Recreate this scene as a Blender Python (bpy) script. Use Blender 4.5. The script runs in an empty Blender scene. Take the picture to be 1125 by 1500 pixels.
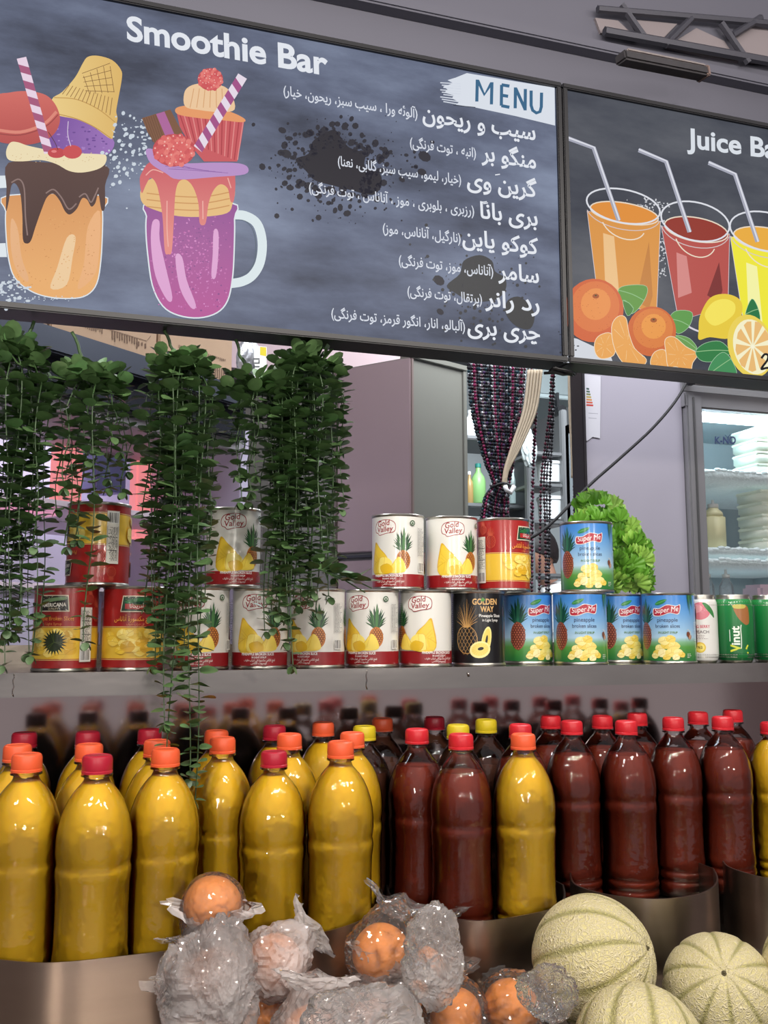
import bpy, bmesh, math, random, unicodedata
from mathutils import Vector, Matrix, noise
from mathutils.geometry import tessellate_polygon
PI = math.pi
sin, cos = math.sin, math.cos
random.seed(7)
sc = bpy.context.scene
COL = sc.collection

# ------------------------------------------------------------------ camera
F = 1350.0; YAW = math.radians(17.5); PITCH = math.radians(7.14); EYE = Vector((0, 0, 1.5))
cam = bpy.data.cameras.new('camera'); camo = bpy.data.objects.new('camera', cam); COL.objects.link(camo)
cam.sensor_fit = 'VERTICAL'; cam.sensor_height = 36; cam.lens = 36 * F / 1500; cam.clip_start = .02
camo.location = EYE; camo.rotation_euler = (PI / 2 + PITCH, 0, -YAW)
sc.camera = camo
FH = Vector((sin(YAW), cos(YAW), 0)); RT = Vector((cos(YAW), -sin(YAW), 0)); ZZ = Vector((0, 0, 1))
FW = FH * cos(PITCH) + ZZ * sin(PITCH); UP = ZZ * cos(PITCH) - FH * sin(PITCH)
def ray(px, py): return FW + RT * ((px - 562.5) / F) + UP * ((750 - py) / F)
def at(px, py, Y): r = ray(px, py); return EYE + r * (Y / r.y)          # where the sight line meets the upright plane y = Y
def onz(px, py, z): r = ray(px, py); return EYE + r * ((z - 1.5) / r.z)    # ... or the level plane z
def atd(px, py, d): return EYE + ray(px, py) * d

# ------------------------------------------------------------------ world, lights, exposure
w = bpy.data.worlds.new('world'); sc.world = w; w.use_nodes = True
bg = w.node_tree.nodes['Background']; bg.inputs[0].default_value = (.66, .62, .64, 1); bg.inputs[1].default_value = .64
def plight(loc, e, r=.02, col=(1, .93, .84)):
    l = bpy.data.lights.new('bulb_or_fill', 'POINT'); l.energy = e; l.shadow_soft_size = r; l.color = col
    o = bpy.data.objects.new('bulb_or_fill', l); o.location = loc; COL.objects.link(o); return o
def alight(loc, tgt, e, sx, sy, col=(1, 1, 1)):  # serves the kitchen lamp and the added fill lights
    l = bpy.data.lights.new('lamp', 'AREA'); l.shape = 'RECTANGLE'; l.size = sx; l.size_y = sy; l.energy = e; l.color = col
    o = bpy.data.objects.new('lamp', l); o.location = loc; COL.objects.link(o)
    o.rotation_euler = (Vector(tgt) - Vector(loc)).to_track_quat('-Z', 'Y').to_euler(); return o
for i, (x, y, z) in enumerate([(-.85, .2, 2.42), (-.55, .05, 2.48), (-.3, .25, 2.4), (.0, .0, 2.5), (.2, .22, 2.42), (.45, .05, 2.46), (.75, .2, 2.4), (1.05, .0, 2.5), (1.4, .2, 2.42)]):
    plight((x, y, z), 12.0, .034)
for i in range(3): plight((-.8 + .9 * i, -1.0, 1.80), 21.0, .05)  # added front fill low in the aisle, brightens bottles and tins
alight((1.75, 3.3, 3.0), (1.75, 3.6, 0), 42, 1.6, 1.2, (.86, .95, 1))           # kitchen ceiling lamp
alight((-.2, 1.62, 3.05), (0, 2.9, 1.5), 38, 2.0, .3, (.95, .94, 1))            # added fill light behind the signs, brightens the inner shop
alight((1.5, 1.62, 3.05), (1.6, 2.4, 1.5), 30, 1.2, .3, (.94, .95, 1))  # second added fill, for the background fronts on the right
alight((1.45, 2.35, 2.95), (1.9, 3.9, 1.6), 26, .7, .3, (.9, .97, 1))            # added fill inside the kitchen door, brightens buckets and person
sc.view_settings.view_transform = 'Standard'; sc.view_settings.look = 'None'
sc.view_settings.exposure = 0; sc.view_settings.gamma = 1
sc.render.film_transparent = False
sc.cycles.transparent_max_bounces = 32; sc.cycles.max_bounces = 8
sc.cycles.caustics_reflective = False; sc.cycles.caustics_refractive = False

# ------------------------------------------------------------------ materials
def lin(c):
    return tuple(((v / 255) / 12.92 if v / 255 <= .04045 else ((v / 255 + .055) / 1.055) ** 2.4) for v in c[:3])
def mat(name, col, rough=.5, metal=0, noise_amt=0, nscale=30, bump=0, bscale=60, coat=0, sss=0, emit=0, stretch=None, trans=0, ior=None):
    m = bpy.data.materials.new(name); m.use_nodes = True; nt = m.node_tree; p = nt.nodes['Principled BSDF']
    c = lin(col); p.inputs['Base Color'].default_value = (*c, 1); p.inputs['Roughness'].default_value = rough; p.inputs['Metallic'].default_value = metal
    if coat: p.inputs['Coat Weight'].default_value = coat; p.inputs['Coat Roughness'].default_value = .08
    if sss: p.inputs['Subsurface Weight'].default_value = sss; p.inputs['Subsurface Radius'].default_value = (.02, .01, .004); p.inputs['Subsurface Scale'].default_value = 1
    if emit: p.inputs['Emission Color'].default_value = (*c, 1); p.inputs['Emission Strength'].default_value = emit
    if trans: p.inputs['Transmission Weight'].default_value = trans
    if ior: p.inputs['IOR'].default_value = ior
    if noise_amt or bump:
        tc = nt.nodes.new('ShaderNodeTexCoord'); mp = nt.nodes.new('ShaderNodeMapping'); nt.links.new(tc.outputs['Object'], mp.inputs[0])
        if stretch: mp.inputs['Scale'].default_value = stretch
    if noise_amt:
        n = nt.nodes.new('ShaderNodeTexNoise'); n.inputs['Scale'].default_value = nscale; n.inputs['Detail'].default_value = 4
        nt.links.new(mp.outputs[0], n.inputs[0])
        mx = nt.nodes.new('ShaderNodeMix'); mx.data_type = 'RGBA'
        mx.inputs[6].default_value = (*[v * (1 - noise_amt) for v in c], 1); mx.inputs[7].default_value = (*[min(1, v * (1 + noise_amt)) for v in c], 1)
        nt.links.new(n.outputs[0], mx.inputs[0]); nt.links.new(mx.outputs[2], p.inputs['Base Color'])
    if bump:
        n = nt.nodes.new('ShaderNodeTexNoise'); n.inputs['Scale'].default_value = bscale; n.inputs['Detail'].default_value = 3
        nt.links.new(mp.outputs[0], n.inputs[0]); b = nt.nodes.new('ShaderNodeBump'); b.inputs['Strength'].default_value = bump; b.inputs['Distance'].default_value = .01
        nt.links.new(n.outputs[0], b.inputs['Height']); nt.links.new(b.outputs[0], p.inputs['Normal'])
    return m
def film(name, haze=(1, 1, 1), haze_amt=.0, rough=.03, bump=0, bscale=40, ior=1.5, boost=1.0, sparkle=0):
    """thin clear plastic: see-through, with mirror glints and a little milky haze"""
    m = bpy.data.materials.new(name); m.use_nodes = True; nt = m.node_tree; nt.nodes.clear(); N = nt.nodes.new; L = nt.links.new
    out = N('ShaderNodeOutputMaterial'); tr = N('ShaderNodeBsdfTransparent'); gl = N('ShaderNodeBsdfGlossy'); gl.inputs['Roughness'].default_value = rough
    fr = N('ShaderNodeFresnel'); fr.inputs['IOR'].default_value = ior
    mu = N('ShaderNodeMath'); mu.operation = 'MULTIPLY'; mu.inputs[1].default_value = boost; L(fr.outputs[0], mu.inputs[0])
    mx = N('ShaderNodeMixShader'); L(mu.outputs[0], mx.inputs[0]); L(gl.outputs[0], mx.inputs[2])
    if haze_amt:
        df = N('ShaderNodeBsdfDiffuse'); df.inputs[0].default_value = (*haze, 1); tl = N('ShaderNodeBsdfTranslucent'); tl.inputs[0].default_value = (*haze, 1)
        dm = N('ShaderNodeMixShader'); dm.inputs[0].default_value = .5; L(df.outputs[0], dm.inputs[1]); L(tl.outputs[0], dm.inputs[2])
        hz = N('ShaderNodeMixShader'); L(tr.outputs[0], hz.inputs[1]); L(dm.outputs[0], hz.inputs[2])
        tc0 = N('ShaderNodeTexCoord'); n0 = N('ShaderNodeTexNoise'); n0.inputs['Scale'].default_value = 14; n0.inputs['Detail'].default_value = 5; L(tc0.outputs['Object'], n0.inputs[0])
        rp = N('ShaderNodeMapRange'); rp.inputs[1].default_value = .35; rp.inputs[2].default_value = .7; rp.inputs[3].default_value = haze_amt * .45; rp.inputs[4].default_value = haze_amt * 1.6
        L(n0.outputs[0], rp.inputs[0]); L(rp.outputs[0], hz.inputs[0]); L(hz.outputs[0], mx.inputs[1])
    else: L(tr.outputs[0], mx.inputs[1])
    if bump:
        tc = N('ShaderNodeTexCoord'); n = N('ShaderNodeTexNoise'); n.inputs['Scale'].default_value = bscale; n.inputs['Detail'].default_value = 3
        L(tc.outputs['Object'], n.inputs[0]); b = N('ShaderNodeBump'); b.inputs['Strength'].default_value = bump; b.inputs['Distance'].default_value = .01
        L(n.outputs[0], b.inputs['Height']); L(b.outputs[0], gl.inputs['Normal']); L(b.outputs[0], fr.inputs['Normal'])
    L(mx.outputs[0], out.inputs[0]); return m
def vcol(name, rough=.35, emit=0, coat=0, metal=0, base=1.0):
    m = bpy.data.materials.new(name); m.use_nodes = True; nt = m.node_tree; p = nt.nodes['Principled BSDF']
    a = nt.nodes.new('ShaderNodeVertexColor'); a.layer_name = 'Col'
    p.inputs['Roughness'].default_value = rough; p.inputs['Metallic'].default_value = metal
    if coat: p.inputs['Coat Weight'].default_value = coat; p.inputs['Coat Roughness'].default_value = .12
    if emit:
        nt.links.new(a.outputs[0], p.inputs['Emission Color']); p.inputs['Emission Strength'].default_value = emit; p.inputs['Base Color'].default_value = (.006, .006, .006, 1)
        p.inputs['Specular IOR Level'].default_value = .05
    else: nt.links.new(a.outputs[0], p.inputs['Base Color'])
    return m
steel = mat('brushed_steel', (150, 142, 132), .38, 1, .12, 25, .05, 90, stretch=(.15, 1, 1))
steel_edge = mat('polished_steel', (168, 163, 158), .18, 1, .28, 14, .06, 22, stretch=(.35, 1, 1))
mirror = mat('mirror_steel', (178, 164, 162), .10, 1, .08, 6, .012, 7)
tin = mat('tin', (190, 188, 180), .28, 1)
dark = mat('dark_frame', (22, 22, 27), .42, 0, .2, 20)
white_p = mat('white_plastic', (225, 228, 226), .45)
print_can = vcol('printed_label', .3, 0, .35)
sign_print = vcol('backlit_print', .3, .93)

# ------------------------------------------------------------------ mesh helpers
def mk(name, verts, faces, m=None, parent=None, smooth=False, loc=None):
    me = bpy.data.meshes.new(name); me.from_pydata([tuple(v) for v in verts], [], faces); me.update()
    if m: me.materials.append(m)
    if smooth: me.polygons.foreach_set('use_smooth', [True] * len(me.polygons))
    o = bpy.data.objects.new(name, me); COL.objects.link(o)
    if parent: o.parent = parent
    if loc is not None: o.location = loc
    return o
class MB:
    def __init__(s): s.v = []; s.f = []
    def add(s, v, f):
        n = len(s.v); s.v += [Vector(a) for a in v]; s.f += [tuple(i + n for i in q) for q in f]; return s
    def box(s, x0, x1, y0, y1, z0, z1, M=None):
        v = [Vector((x, y, z)) for x in (x0, x1) for y in (y0, y1) for z in (z0, z1)]
        if M: v = [M @ a for a in v]
        return s.add(v, [(0, 1, 3, 2), (4, 6, 7, 5), (0, 4, 5, 1), (2, 3, 7, 6), (0, 2, 6, 4), (1, 5, 7, 3)])
    def rbox(s, x0, x1, y0, y1, z0, z1, b=.003, M=None):
        bm = bmesh.new(); bmesh.ops.create_cube(bm, size=1)
        for q in bm.verts: q.co = Vector(((x0 + x1) / 2 + q.co.x * (x1 - x0), (y0 + y1) / 2 + q.co.y * (y1 - y0), (z0 + z1) / 2 + q.co.z * (z1 - z0)))
        bmesh.ops.bevel(bm, geom=bm.edges[:], offset=b, segments=2, affect='EDGES')
        bm.verts.ensure_lookup_table(); v = [(M @ q.co if M else q.co.copy()) for q in bm.verts]; f = [tuple(a.index for a in q.verts) for q in bm.faces]; bm.free()
        return s.add(v, f)
    def lathe(s, prof, n=32, c=(0, 0, 0), flute=None, caps=True, M=None):
        v = []; f = []
        for (r, z) in prof:
            for k in range(n):
                a = 2 * PI * k / n; rr = r * (flute(a, z) if flute else 1); v.append(Vector((c[0] + rr * cos(a), c[1] + rr * sin(a), c[2] + z)))
        for j in range(len(prof) - 1):
            for k in range(n): f.append((j * n + k, j * n + (k + 1) % n, (j + 1) * n + (k + 1) % n, (j + 1) * n + k))
        if caps:
            f.append(tuple(reversed(range(n)))); f.append(tuple(range((len(prof) - 1) * n, len(prof) * n)))
        if M: v = [M @ a for a in v]
        return s.add(v, f)
    def tube(s, pts, r, n=8, caps=True):
        pts = [Vector(p) for p in pts]; v = []; f = []; up = Vector((.13, .21, .97)).normalized(); N = len(pts)
        for i, p in enumerate(pts):
            t = (pts[min(i + 1, N - 1)] - pts[max(i - 1, 0)]).normalized(); a = t.cross(up)
            if a.length < .05: a = t.cross(Vector((1, 0, 0)))
            a.normalize(); b = t.cross(a); rr = r(i / (N - 1)) if callable(r) else r
            v += [p + (a * cos(2 * PI * k / n) + b * sin(2 * PI * k / n)) * rr for k in range(n)]
        for j in range(N - 1):
            for k in range(n): f.append((j * n + k, j * n + (k + 1) % n, (j + 1) * n + (k + 1) % n, (j + 1) * n + k))
        if caps: f.append(tuple(reversed(range(n)))); f.append(tuple(range((N - 1) * n, N * n)))
        return s.add(v, f)
    def ball(s, c, r, n=10, m=6, M=None):
        c = Vector(c); r = Vector(r) if not isinstance(r, (int, float)) else Vector((r, r, r)); v = [c + Vector((0, 0, r.z))]; f = []
        for j in range(1, m):
            for k in range(n): t = PI * j / m; a = 2 * PI * k / n; v.append(c + Vector((r.x * sin(t) * cos(a), r.y * sin(t) * sin(a), r.z * cos(t))))
        v.append(c - Vector((0, 0, r.z)))
        for k in range(n): f.append((0, 1 + k, 1 + (k + 1) % n)); f.append((len(v) - 1, 1 + (m - 2) * n + (k + 1) % n, 1 + (m - 2) * n + k))
        for j in range(m - 2):
            for k in range(n): f.append((1 + j * n + k, 1 + (j + 1) * n + k, 1 + (j + 1) * n + (k + 1) % n, 1 + j * n + (k + 1) % n))
        if M: v = [M @ a for a in v]
        return s.add(v, f)
    def build(s, name, m=None, parent=None, smooth=False, loc=None):
        return mk(name, s.v, s.f, m, parent, smooth, loc)
def tag(o, label, cat, group=None, kind=None):
    o['label'] = label; o['category'] = cat
    if group: o['group'] = group
    if kind: o['kind'] = kind
    return o
def thing(name, label, cat, loc=(0, 0, 0), rz=0, group=None):
    o = bpy.data.objects.new(name, None); COL.objects.link(o); o.empty_display_size = .02; o.location = loc; o.rotation_euler = (0, 0, rz); return tag(o, label, cat, group)
def struct(o, label=None):
    o['kind'] = 'structure'
    if label: o['label'] = label; o['category'] = 'building'
    return o
def dup(root, loc=None, rz=None, label=None, group=None):
    kids = list(root.children); r = root.copy(); COL.objects.link(r)
    for ch in kids:
        c = ch.copy(); COL.objects.link(c); c.parent = r
        for g in list(ch.children): d = g.copy(); COL.objects.link(d); d.parent = c
    if loc is not None: r.location = loc
    if rz is not None: r.rotation_euler = (0, 0, rz)
    if label: r['label'] = label
    if group: r['group'] = group
    return r
def weld_smooth(o, ang=35):
    me = o.data; me.polygons.foreach_set('use_smooth', [True] * len(me.polygons))
    try: me.set_sharp_from_angle(angle=math.radians(ang))
    except Exception: pass
    return o

# ------------------------------------------------------------------ printed artwork (flat print on real surfaces)
FORMS = {}
for cp in list(range(0xFB50, 0xFDFF)) + list(range(0xFE70, 0xFEFF)):
    d = unicodedata.decomposition(chr(cp)).split()
    if len(d) == 2 and d[0] in ('<isolated>', '<final>', '<initial>', '<medial>'): FORMS.setdefault(chr(int(d[1], 16)), {})[d[0][1:-1]] = chr(cp)
def shape_fa(s):
    out = []; base = [c for c in s]; marks = '\u064e\u0650\u064f'
    seq = [(c, i) for i, c in enumerate(base) if c not in marks]
    for k, (c, i) in enumerate(seq):
        fm = FORMS.get(c)
        if not fm: out.append({'(': ')', ')': '('}.get(c, c)); continue
        pv = FORMS.get(seq[k - 1][0], {}) if k else {}; nx = FORMS.get(seq[k + 1][0], {}) if k + 1 < len(seq) else {}
        jp = 'initial' in pv and 'final' in fm; jn = 'initial' in fm and ('final' in nx or 'medial' in nx)
        key = 'medial' if jp and jn and 'medial' in fm else 'final' if jp else 'initial' if jn else 'isolated'
        out.append(fm.get(key, c))
    return ''.join(reversed(out))
_tc = {}
def text2d(s, bold=0.0, res=3, space=1.0):
    key = (s, bold, res, space)
    if key in _tc: return _tc[key]
    cu = bpy.data.curves.new('t', 'FONT'); cu.body = s; cu.offset = bold; cu.resolution_u = res; cu.space_character = space; cu.fill_mode = 'FRONT'
    o = bpy.data.objects.new('t', cu); COL.objects.link(o); bpy.context.view_layer.update()
    me = bpy.data.meshes.new_from_object(o.evaluated_get(bpy.context.evaluated_depsgraph_get()))
    bm = bmesh.new(); bm.from_mesh(me); bmesh.ops.remove_doubles(bm, verts=bm.verts[:], dist=.0005); bmesh.ops.triangulate(bm, faces=bm.faces[:])
    bm.verts.ensure_lookup_table(); v = [(q.co.x, q.co.y) for q in bm.verts]; f = [tuple(a.index for a in q.verts) for q in bm.faces]
    bm.free(); bpy.data.objects.remove(o); bpy.data.curves.remove(cu); bpy.data.meshes.remove(me)
    _tc[key] = (v, f); return v, f
def catmull(p, n=5, closed=True):
    out = []; N = len(p)
    for i in range(N if closed else N - 1):
        g = (lambda k: p[k % N]) if closed else (lambda k: p[max(0, min(N - 1, k))])
        a, b, c, d = g(i - 1), g(i), g(i + 1), g(i + 2)
        for k in range(n):
            t = k / n; out.append(tuple(.5 * (2 * b[j] + (c[j] - a[j]) * t + (2 * a[j] - 5 * b[j] + 4 * c[j] - d[j]) * t * t + (3 * b[j] - a[j] - 3 * c[j] + d[j]) * t ** 3) for j in (0, 1)))
    if not closed: out.append(tuple(p[-1]))
    return out
class Art:
    """collects coloured flat shapes; z order = order of drawing"""
    top = 0
    def __init__(s, maxu=None): s.v = []; s.f = []; s.c = []; s.layer = 0 if maxu else Art.top; s.maxu = maxu
    def tri(s, a, b, c, col, d=0):
        if s.maxu and d < 7:
            xs = [a[0], b[0], c[0]]
            if max(xs) - min(xs) > s.maxu:
                e = max(((a, b, c), (b, c, a), (c, a, b)), key=lambda q: abs(q[0][0] - q[1][0])); m = ((e[0][0] + e[1][0]) / 2, (e[0][1] + e[1][1]) / 2)
                s.tri(e[0], m, e[2], col, d + 1); s.tri(m, e[1], e[2], col, d + 1); return
        n = len(s.v); s.v += [(*a, s.layer), (*b, s.layer), (*c, s.layer)]; s.f.append((n, n + 1, n + 2)); s.c.append(col)
    def poly(s, pts, col, smooth=0, keep=False):
        if smooth: pts = catmull(pts, smooth)
        if not keep: s.layer += 1
        for t in tessellate_polygon([[Vector((p[0], p[1], 0)) for p in pts]]): s.tri(pts[t[0]], pts[t[1]], pts[t[2]], col)
    def ell(s, cx, cy, rx, ry, col, rot=0, n=20, keep=False):
        if not keep: s.layer += 1
        ca, sa = cos(math.radians(rot)), sin(math.radians(rot))
        p = [(cx + rx * cos(2 * PI * k / n) * ca - ry * sin(2 * PI * k / n) * sa, cy + rx * cos(2 * PI * k / n) * sa + ry * sin(2 * PI * k / n) * ca) for k in range(n)]
        for k in range(1, n - 1): s.tri(p[0], p[k], p[k + 1], col)
    def line(s, pts, wd, col, smooth=0, closed=False, keep=False, taper=False):
        if smooth: pts = catmull(pts, smooth, closed)
        if closed: pts = list(pts) + [pts[0]]
        if not keep: s.layer += 1
        N = len(pts); L = []; R = []
        for i in range(N):
            a = pts[max(i - 1, 0)]; b = pts[min(i + 1, N - 1)]
            if closed and i in (0, N - 1): a = pts[-2]; b = pts[1]
            dx, dy = b[0] - a[0], b[1] - a[1]; q = math.hypot(dx, dy) or 1; h = wd / 2 * ((1 - i / (N - 1) * .85) if taper else 1)
            L.append((pts[i][0] - dy / q * h, pts[i][1] + dx / q * h)); R.append((pts[i][0] + dy / q * h, pts[i][1] - dx / q * h))
        for i in range(N - 1): s.tri(L[i], R[i], R[i + 1], col); s.tri(L[i], R[i + 1], L[i + 1], col)
    def text(s, st, org, u, v, col, bold=0, align='l', res=3, keep=False, fitw=None, space=1.0):
        """org = baseline start; u = vector of one em along the line, v = vector of one em upward"""
        V, Fc = text2d(st, bold, res, space)
        if not V: return
        x0 = min(a[0] for a in V); x1 = max(a[0] for a in V); sx = 1
        if fitw: sx = fitw / ((x1 - x0) * math.hypot(*u))
        off = {'l': x0, 'r': x1, 'c': (x0 + x1) / 2}[align]
        if not keep: s.layer += 4 if s.maxu else 1
        P = [(org[0] + (a[0] - off) * u[0] * sx + a[1] * v[0], org[1] + (a[0] - off) * u[1] * sx + a[1] * v[1]) for a in V]
        if s.maxu:
            for t in Fc: s.tri(P[t[0]], P[t[1]], P[t[2]], col)
            return
        n = len(s.v); s.v += [(*p, s.layer) for p in P]; s.f += [tuple(i + n for i in t) for t in Fc]; s.c += [col] * len(Fc)
    def build(s, name, mp, m, parent=None):
        if not s.maxu: Art.top = s.layer
        vv = [mp(*q) for q in s.v]; o = mk(name, vv, s.f, m, parent)
        me = o.data; at_ = me.color_attributes.new('Col', 'FLOAT_COLOR', 'CORNER'); arr = []
        for fi, f in enumerate(s.f):
            c = s.c[fi]
            for vi in f:
                k = lin(c(s.v[vi][0], s.v[vi][1])) if callable(c) else lin(c)
                arr += [*k, 1.0]
        at_.data.foreach_set('color', arr); return o
def mixc(a, b, t): t = max(0, min(1, t)); return tuple(a[i] + (b[i] - a[i]) * t for i in range(3))

# ------------------------------------------------------------------ the two backlit menu boards
BY = 1.20
def bmap(x, y, l): p = at(x, y, BY); p.y -= .0006 + l * 1.2e-5; return p
def bslope(x, y): return (919 - y) / (4880 - x)
def R1(p): return [(a / 2.6786, b / 2.6786) for a, b in p]
def R2(p): return [(400 + a / 2.616, b / 2.616) for a, b in p]
def R3(p): return [(800 + a / 2.68, b / 2.68) for a, b in p]
TXT = (232, 236, 244)
def panel(name, x0, x1, ztop, zbot, base, parent, seed):
    """the chalkboard print itself: mottled slate colours, lit from behind"""
    m = bpy.data.materials.new(name); m.use_nodes = True; nt = m.node_tree; p = nt.nodes['Principled BSDF']; N = nt.nodes.new; L = nt.links.new
    tc = N('ShaderNodeTexCoord'); mp = N('ShaderNodeMapping'); mp.inputs['Scale'].default_value = (1.6, 1, 4.5); mp.inputs['Location'].default_value = (seed, 0, seed); L(tc.outputs['Object'], mp.inputs[0])
    n1 = N('ShaderNodeTexNoise'); n1.inputs['Scale'].default_value = 1.6; n1.inputs['Detail'].default_value = 7; n1.inputs['Roughness'].default_value = .6; L(mp.outputs[0], n1.inputs[0])
    cr = N('ShaderNodeValToRGB'); e = cr.color_ramp.elements; e[0].position = .36; e[0].color = (*lin(base[0]), 1); e[1].position = .68; e[1].color = (*lin(base[2]), 1); q = e.new(.5); q.color = (*lin(base[1]), 1)
    L(n1.outputs[0], cr.inputs[0]); L(cr.outputs[0], p.inputs['Emission Color']); p.inputs['Emission Strength'].default_value = .95
    p.inputs['Base Color'].default_value = (.006, .006, .008, 1); p.inputs['Roughness'].default_value = .35; p.inputs['Specular IOR Level'].default_value = .06
    return MB().box(x0, x1, BY, BY + .004, zbot, ztop).build('printed_panel', m, parent)
def board(name, label, pxl, pxr, pyt, pyb, base, seed):
    a = at(pxr[0] if isinstance(pxr, tuple) else pxr, pyt, BY); b = at(pxr[0] if isinstance(pxr, tuple) else pxr, pyb, BY)
    return a, b
tr_ = at(812, 129, BY); br_ = at(824, 523, BY); ZT = tr_.z; ZB = br_.z; XR1 = (tr_.x + br_.x) / 2; XL1 = at(-70, 440, BY).x
FRM = .0085; TH = .045
def frame(parent, x0, x1):
    f = MB()
    f.rbox(x0 - FRM, x1 + FRM, BY - .006, BY + TH, ZT, ZT + FRM, .0015); f.rbox(x0 - FRM, x1 + FRM, BY - .006, BY + TH, ZB - FRM, ZB, .0015)
    f.rbox(x0 - FRM, x0, BY - .006, BY + TH, ZB, ZT, .0015); f.rbox(x1, x1 + FRM, BY - .006, BY + TH, ZB, ZT, .0015)
    o = f.build('frame', dark, parent)
    MB().box(x0, x1, BY + TH - .006, BY + TH - .002, ZB, ZT).build('back_panel', dark, parent)
    return o
b1 = thing('menu_board', 'left lit chalkboard sign headed Smoothie Bar with MENU list and two milkshake jars', 'sign')
frame(b1, XL1, XR1); panel('slate_print', XL1, XR1, ZT, ZB, [(64, 69, 84), (97, 105, 127), (132, 143, 167)], b1, .35)
# splashes of black paint behind the list
A = Art(); rnd = random.Random(5)
A.poly(R2([(150, 545), (190, 515), (235, 498), (262, 530), (290, 565), (350, 590), (352, 640), (410, 668), (412, 715), (380, 748), (300, 730), (230, 712), (160, 692), (125, 655), (85, 612), (135, 590)]), (46, 44, 52), 4)
for k in range(420):
    r = abs(rnd.gauss(0, 1)); a = rnd.uniform(0, 2 * PI); x = 250 + (95 + 90 * r) * cos(a) * 1.15; y = 640 + (75 + 75 * r) * sin(a); s = rnd.choice([2, 3, 3, 5, 9, 12]) * rnd.uniform(.6, 1.3)
    A.ell(*R2([(x, y)])[0], s / 2.6, s / 2.6 * rnd.uniform(.6, 1.4), (50, 49, 58), rnd.uniform(0, 90), 7, keep=True)
for x, y, s in [(65, 720, 15), (50, 590, 22), (35, 500, 16), (570, 660, 18), (580, 600, 26), (610, 545, 9), (415, 570, 10), (510, 595, 9), (640, 1195, 15), (635, 1075, 24)]:
    A.ell(*R2([(x, y)])[0], s / 2.6, s / 3.6, (52, 51, 60), rnd.uniform(0, 40), 9, keep=True)
A.poly(R2([(730, 1000), (790, 978), (838, 1000), (850, 1040), (888, 1065), (890, 1110), (850, 1150), (760, 1155), (700, 1125), (665, 1095), (715, 1050)]), (64, 65, 68), 4)
A.poly(R2([(900, 1150), (950, 1140), (1000, 1200), (985, 1260), (930, 1250), (890, 1200)]), (68, 68, 70), 4)
for k in range(150):
    x = rnd.gauss(800, 110); y = rnd.gauss(1110, 110); s = rnd.choice([2, 3, 5, 7])
    if x < 1060 and y < 1330: A.ell(*R2([(x, y)])[0], s / 2.6, s / 2.6, (66, 66, 70), 0, 6, keep=True)
A.build('paint_splash', bmap, sign_print, b1)
A = Art()
A.poly(R2([(742, 281), (900, 308), (1078, 337), (1080, 482), (930, 446), (775, 413), (700, 402), (712, 392), (685, 378), (692, 366), (655, 356), (668, 344), (652, 332), (690, 320), (668, 308), (700, 298)]), (222, 228, 238))
for k in range(9): A.line(R2([(640 + 6 * (k % 3), 318 + 9 * k), (720, 322 + 10 * k)]), 1.6, (214, 220, 232), keep=True)
A.line(R2([(690, 404), (775, 412)]), .8, (40, 42, 50))
MC = (58, 104, 140)
for q in ([(782, 306), (780, 390)], [(838, 316), (836, 401)], [(784, 310), (809, 364), (836, 320)], [(875, 326), (874, 406)], [(875, 326), (905, 331)], [(875, 366), (900, 370)], [(874, 406), (905, 412)],
          [(928, 336), (927, 416)], [(966, 342), (965, 424)], [(929, 340), (965, 420)], [(988, 348), (988, 405), (994, 424), (1008, 434), (1022, 429), (1027, 410), (1028, 356)]): A.line(R2(q), 4.6, MC)
A.build('menu_heading', bmap, sign_print, b1)
A = Art(); A.text('Smoothie Bar', (186, 58.5), (48, 48 * .177), (-1.4, -50), TXT, .028, fitw=299, res=5); A.build('title_lettering', bmap, sign_print, b1)
rows = [('سیب و ریحون', '(آلوئه ورا ، سیب سبز، ریحون، خیار)', 1005, 570, 553, 37), ('منگو بر', '(انبه ، توت فرنگی)', 1007, 797, 777, 523), ('گرین وی', '(خیار، لیمو، سیب سبز، گلابی، نعنا)', 1010, 742, 720, 247),
        ('بری بانا', '(رزبری ، بلوبری ، موز ، آناناس ، توت فرنگی)', 1013, 793, 770, 137), ('کوکو پاین', '(نارگیل، آناناس، موز)', 1015, 725, 718, 420), ('سامر', '(آناناس، موز، توت فرنگی)', 1018, 862, 843, 482),
        ('رد رانر', '(پرتقال، توت فرنگی)', 1020, 812, 800, 515), ('چری بری', '(آلبالو، انار، انگور قرمز، توت فرنگی)', 1022, 745, 735, 225)]
for k, (a, b, xr, xl, ir, il) in enumerate(rows):
    A = Art(); y = 538 + 109.5 * k; (X, Y), = R2([(xr, y)]); s = bslope(X, Y)
    A.text(shape_fa(a), (X, Y), (30, 30 * s), (-.5, -33), TXT, .021, 'r', fitw=(xr - xl) / 2.616 * 1.01)
    (X2, _), = R2([(ir, 0)]); Y2 = Y - (X - X2) * s - 2
    A.text(shape_fa(b), (X2, Y2), (17, 17 * bslope(X2, Y2)), (-.3, -19.5), (220, 225, 236), .014, 'r', fitw=(ir - il) / 2.616 * 1.01, res=2)
    for ch, dx, dy in [('\u064e', 0, 0)] if k in (1, 2, 3) else []:
        px, py = {1: (858, 670), 2: (812, 780), 3: (808, 775)}[k]; (qx, qy), = R2([(px, py)]); A.line([(qx - 3, qy + .5), (qx + 4, qy - .5)], 1.6, TXT)
    A.build('menu_line', bmap, sign_print, b1)
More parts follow.
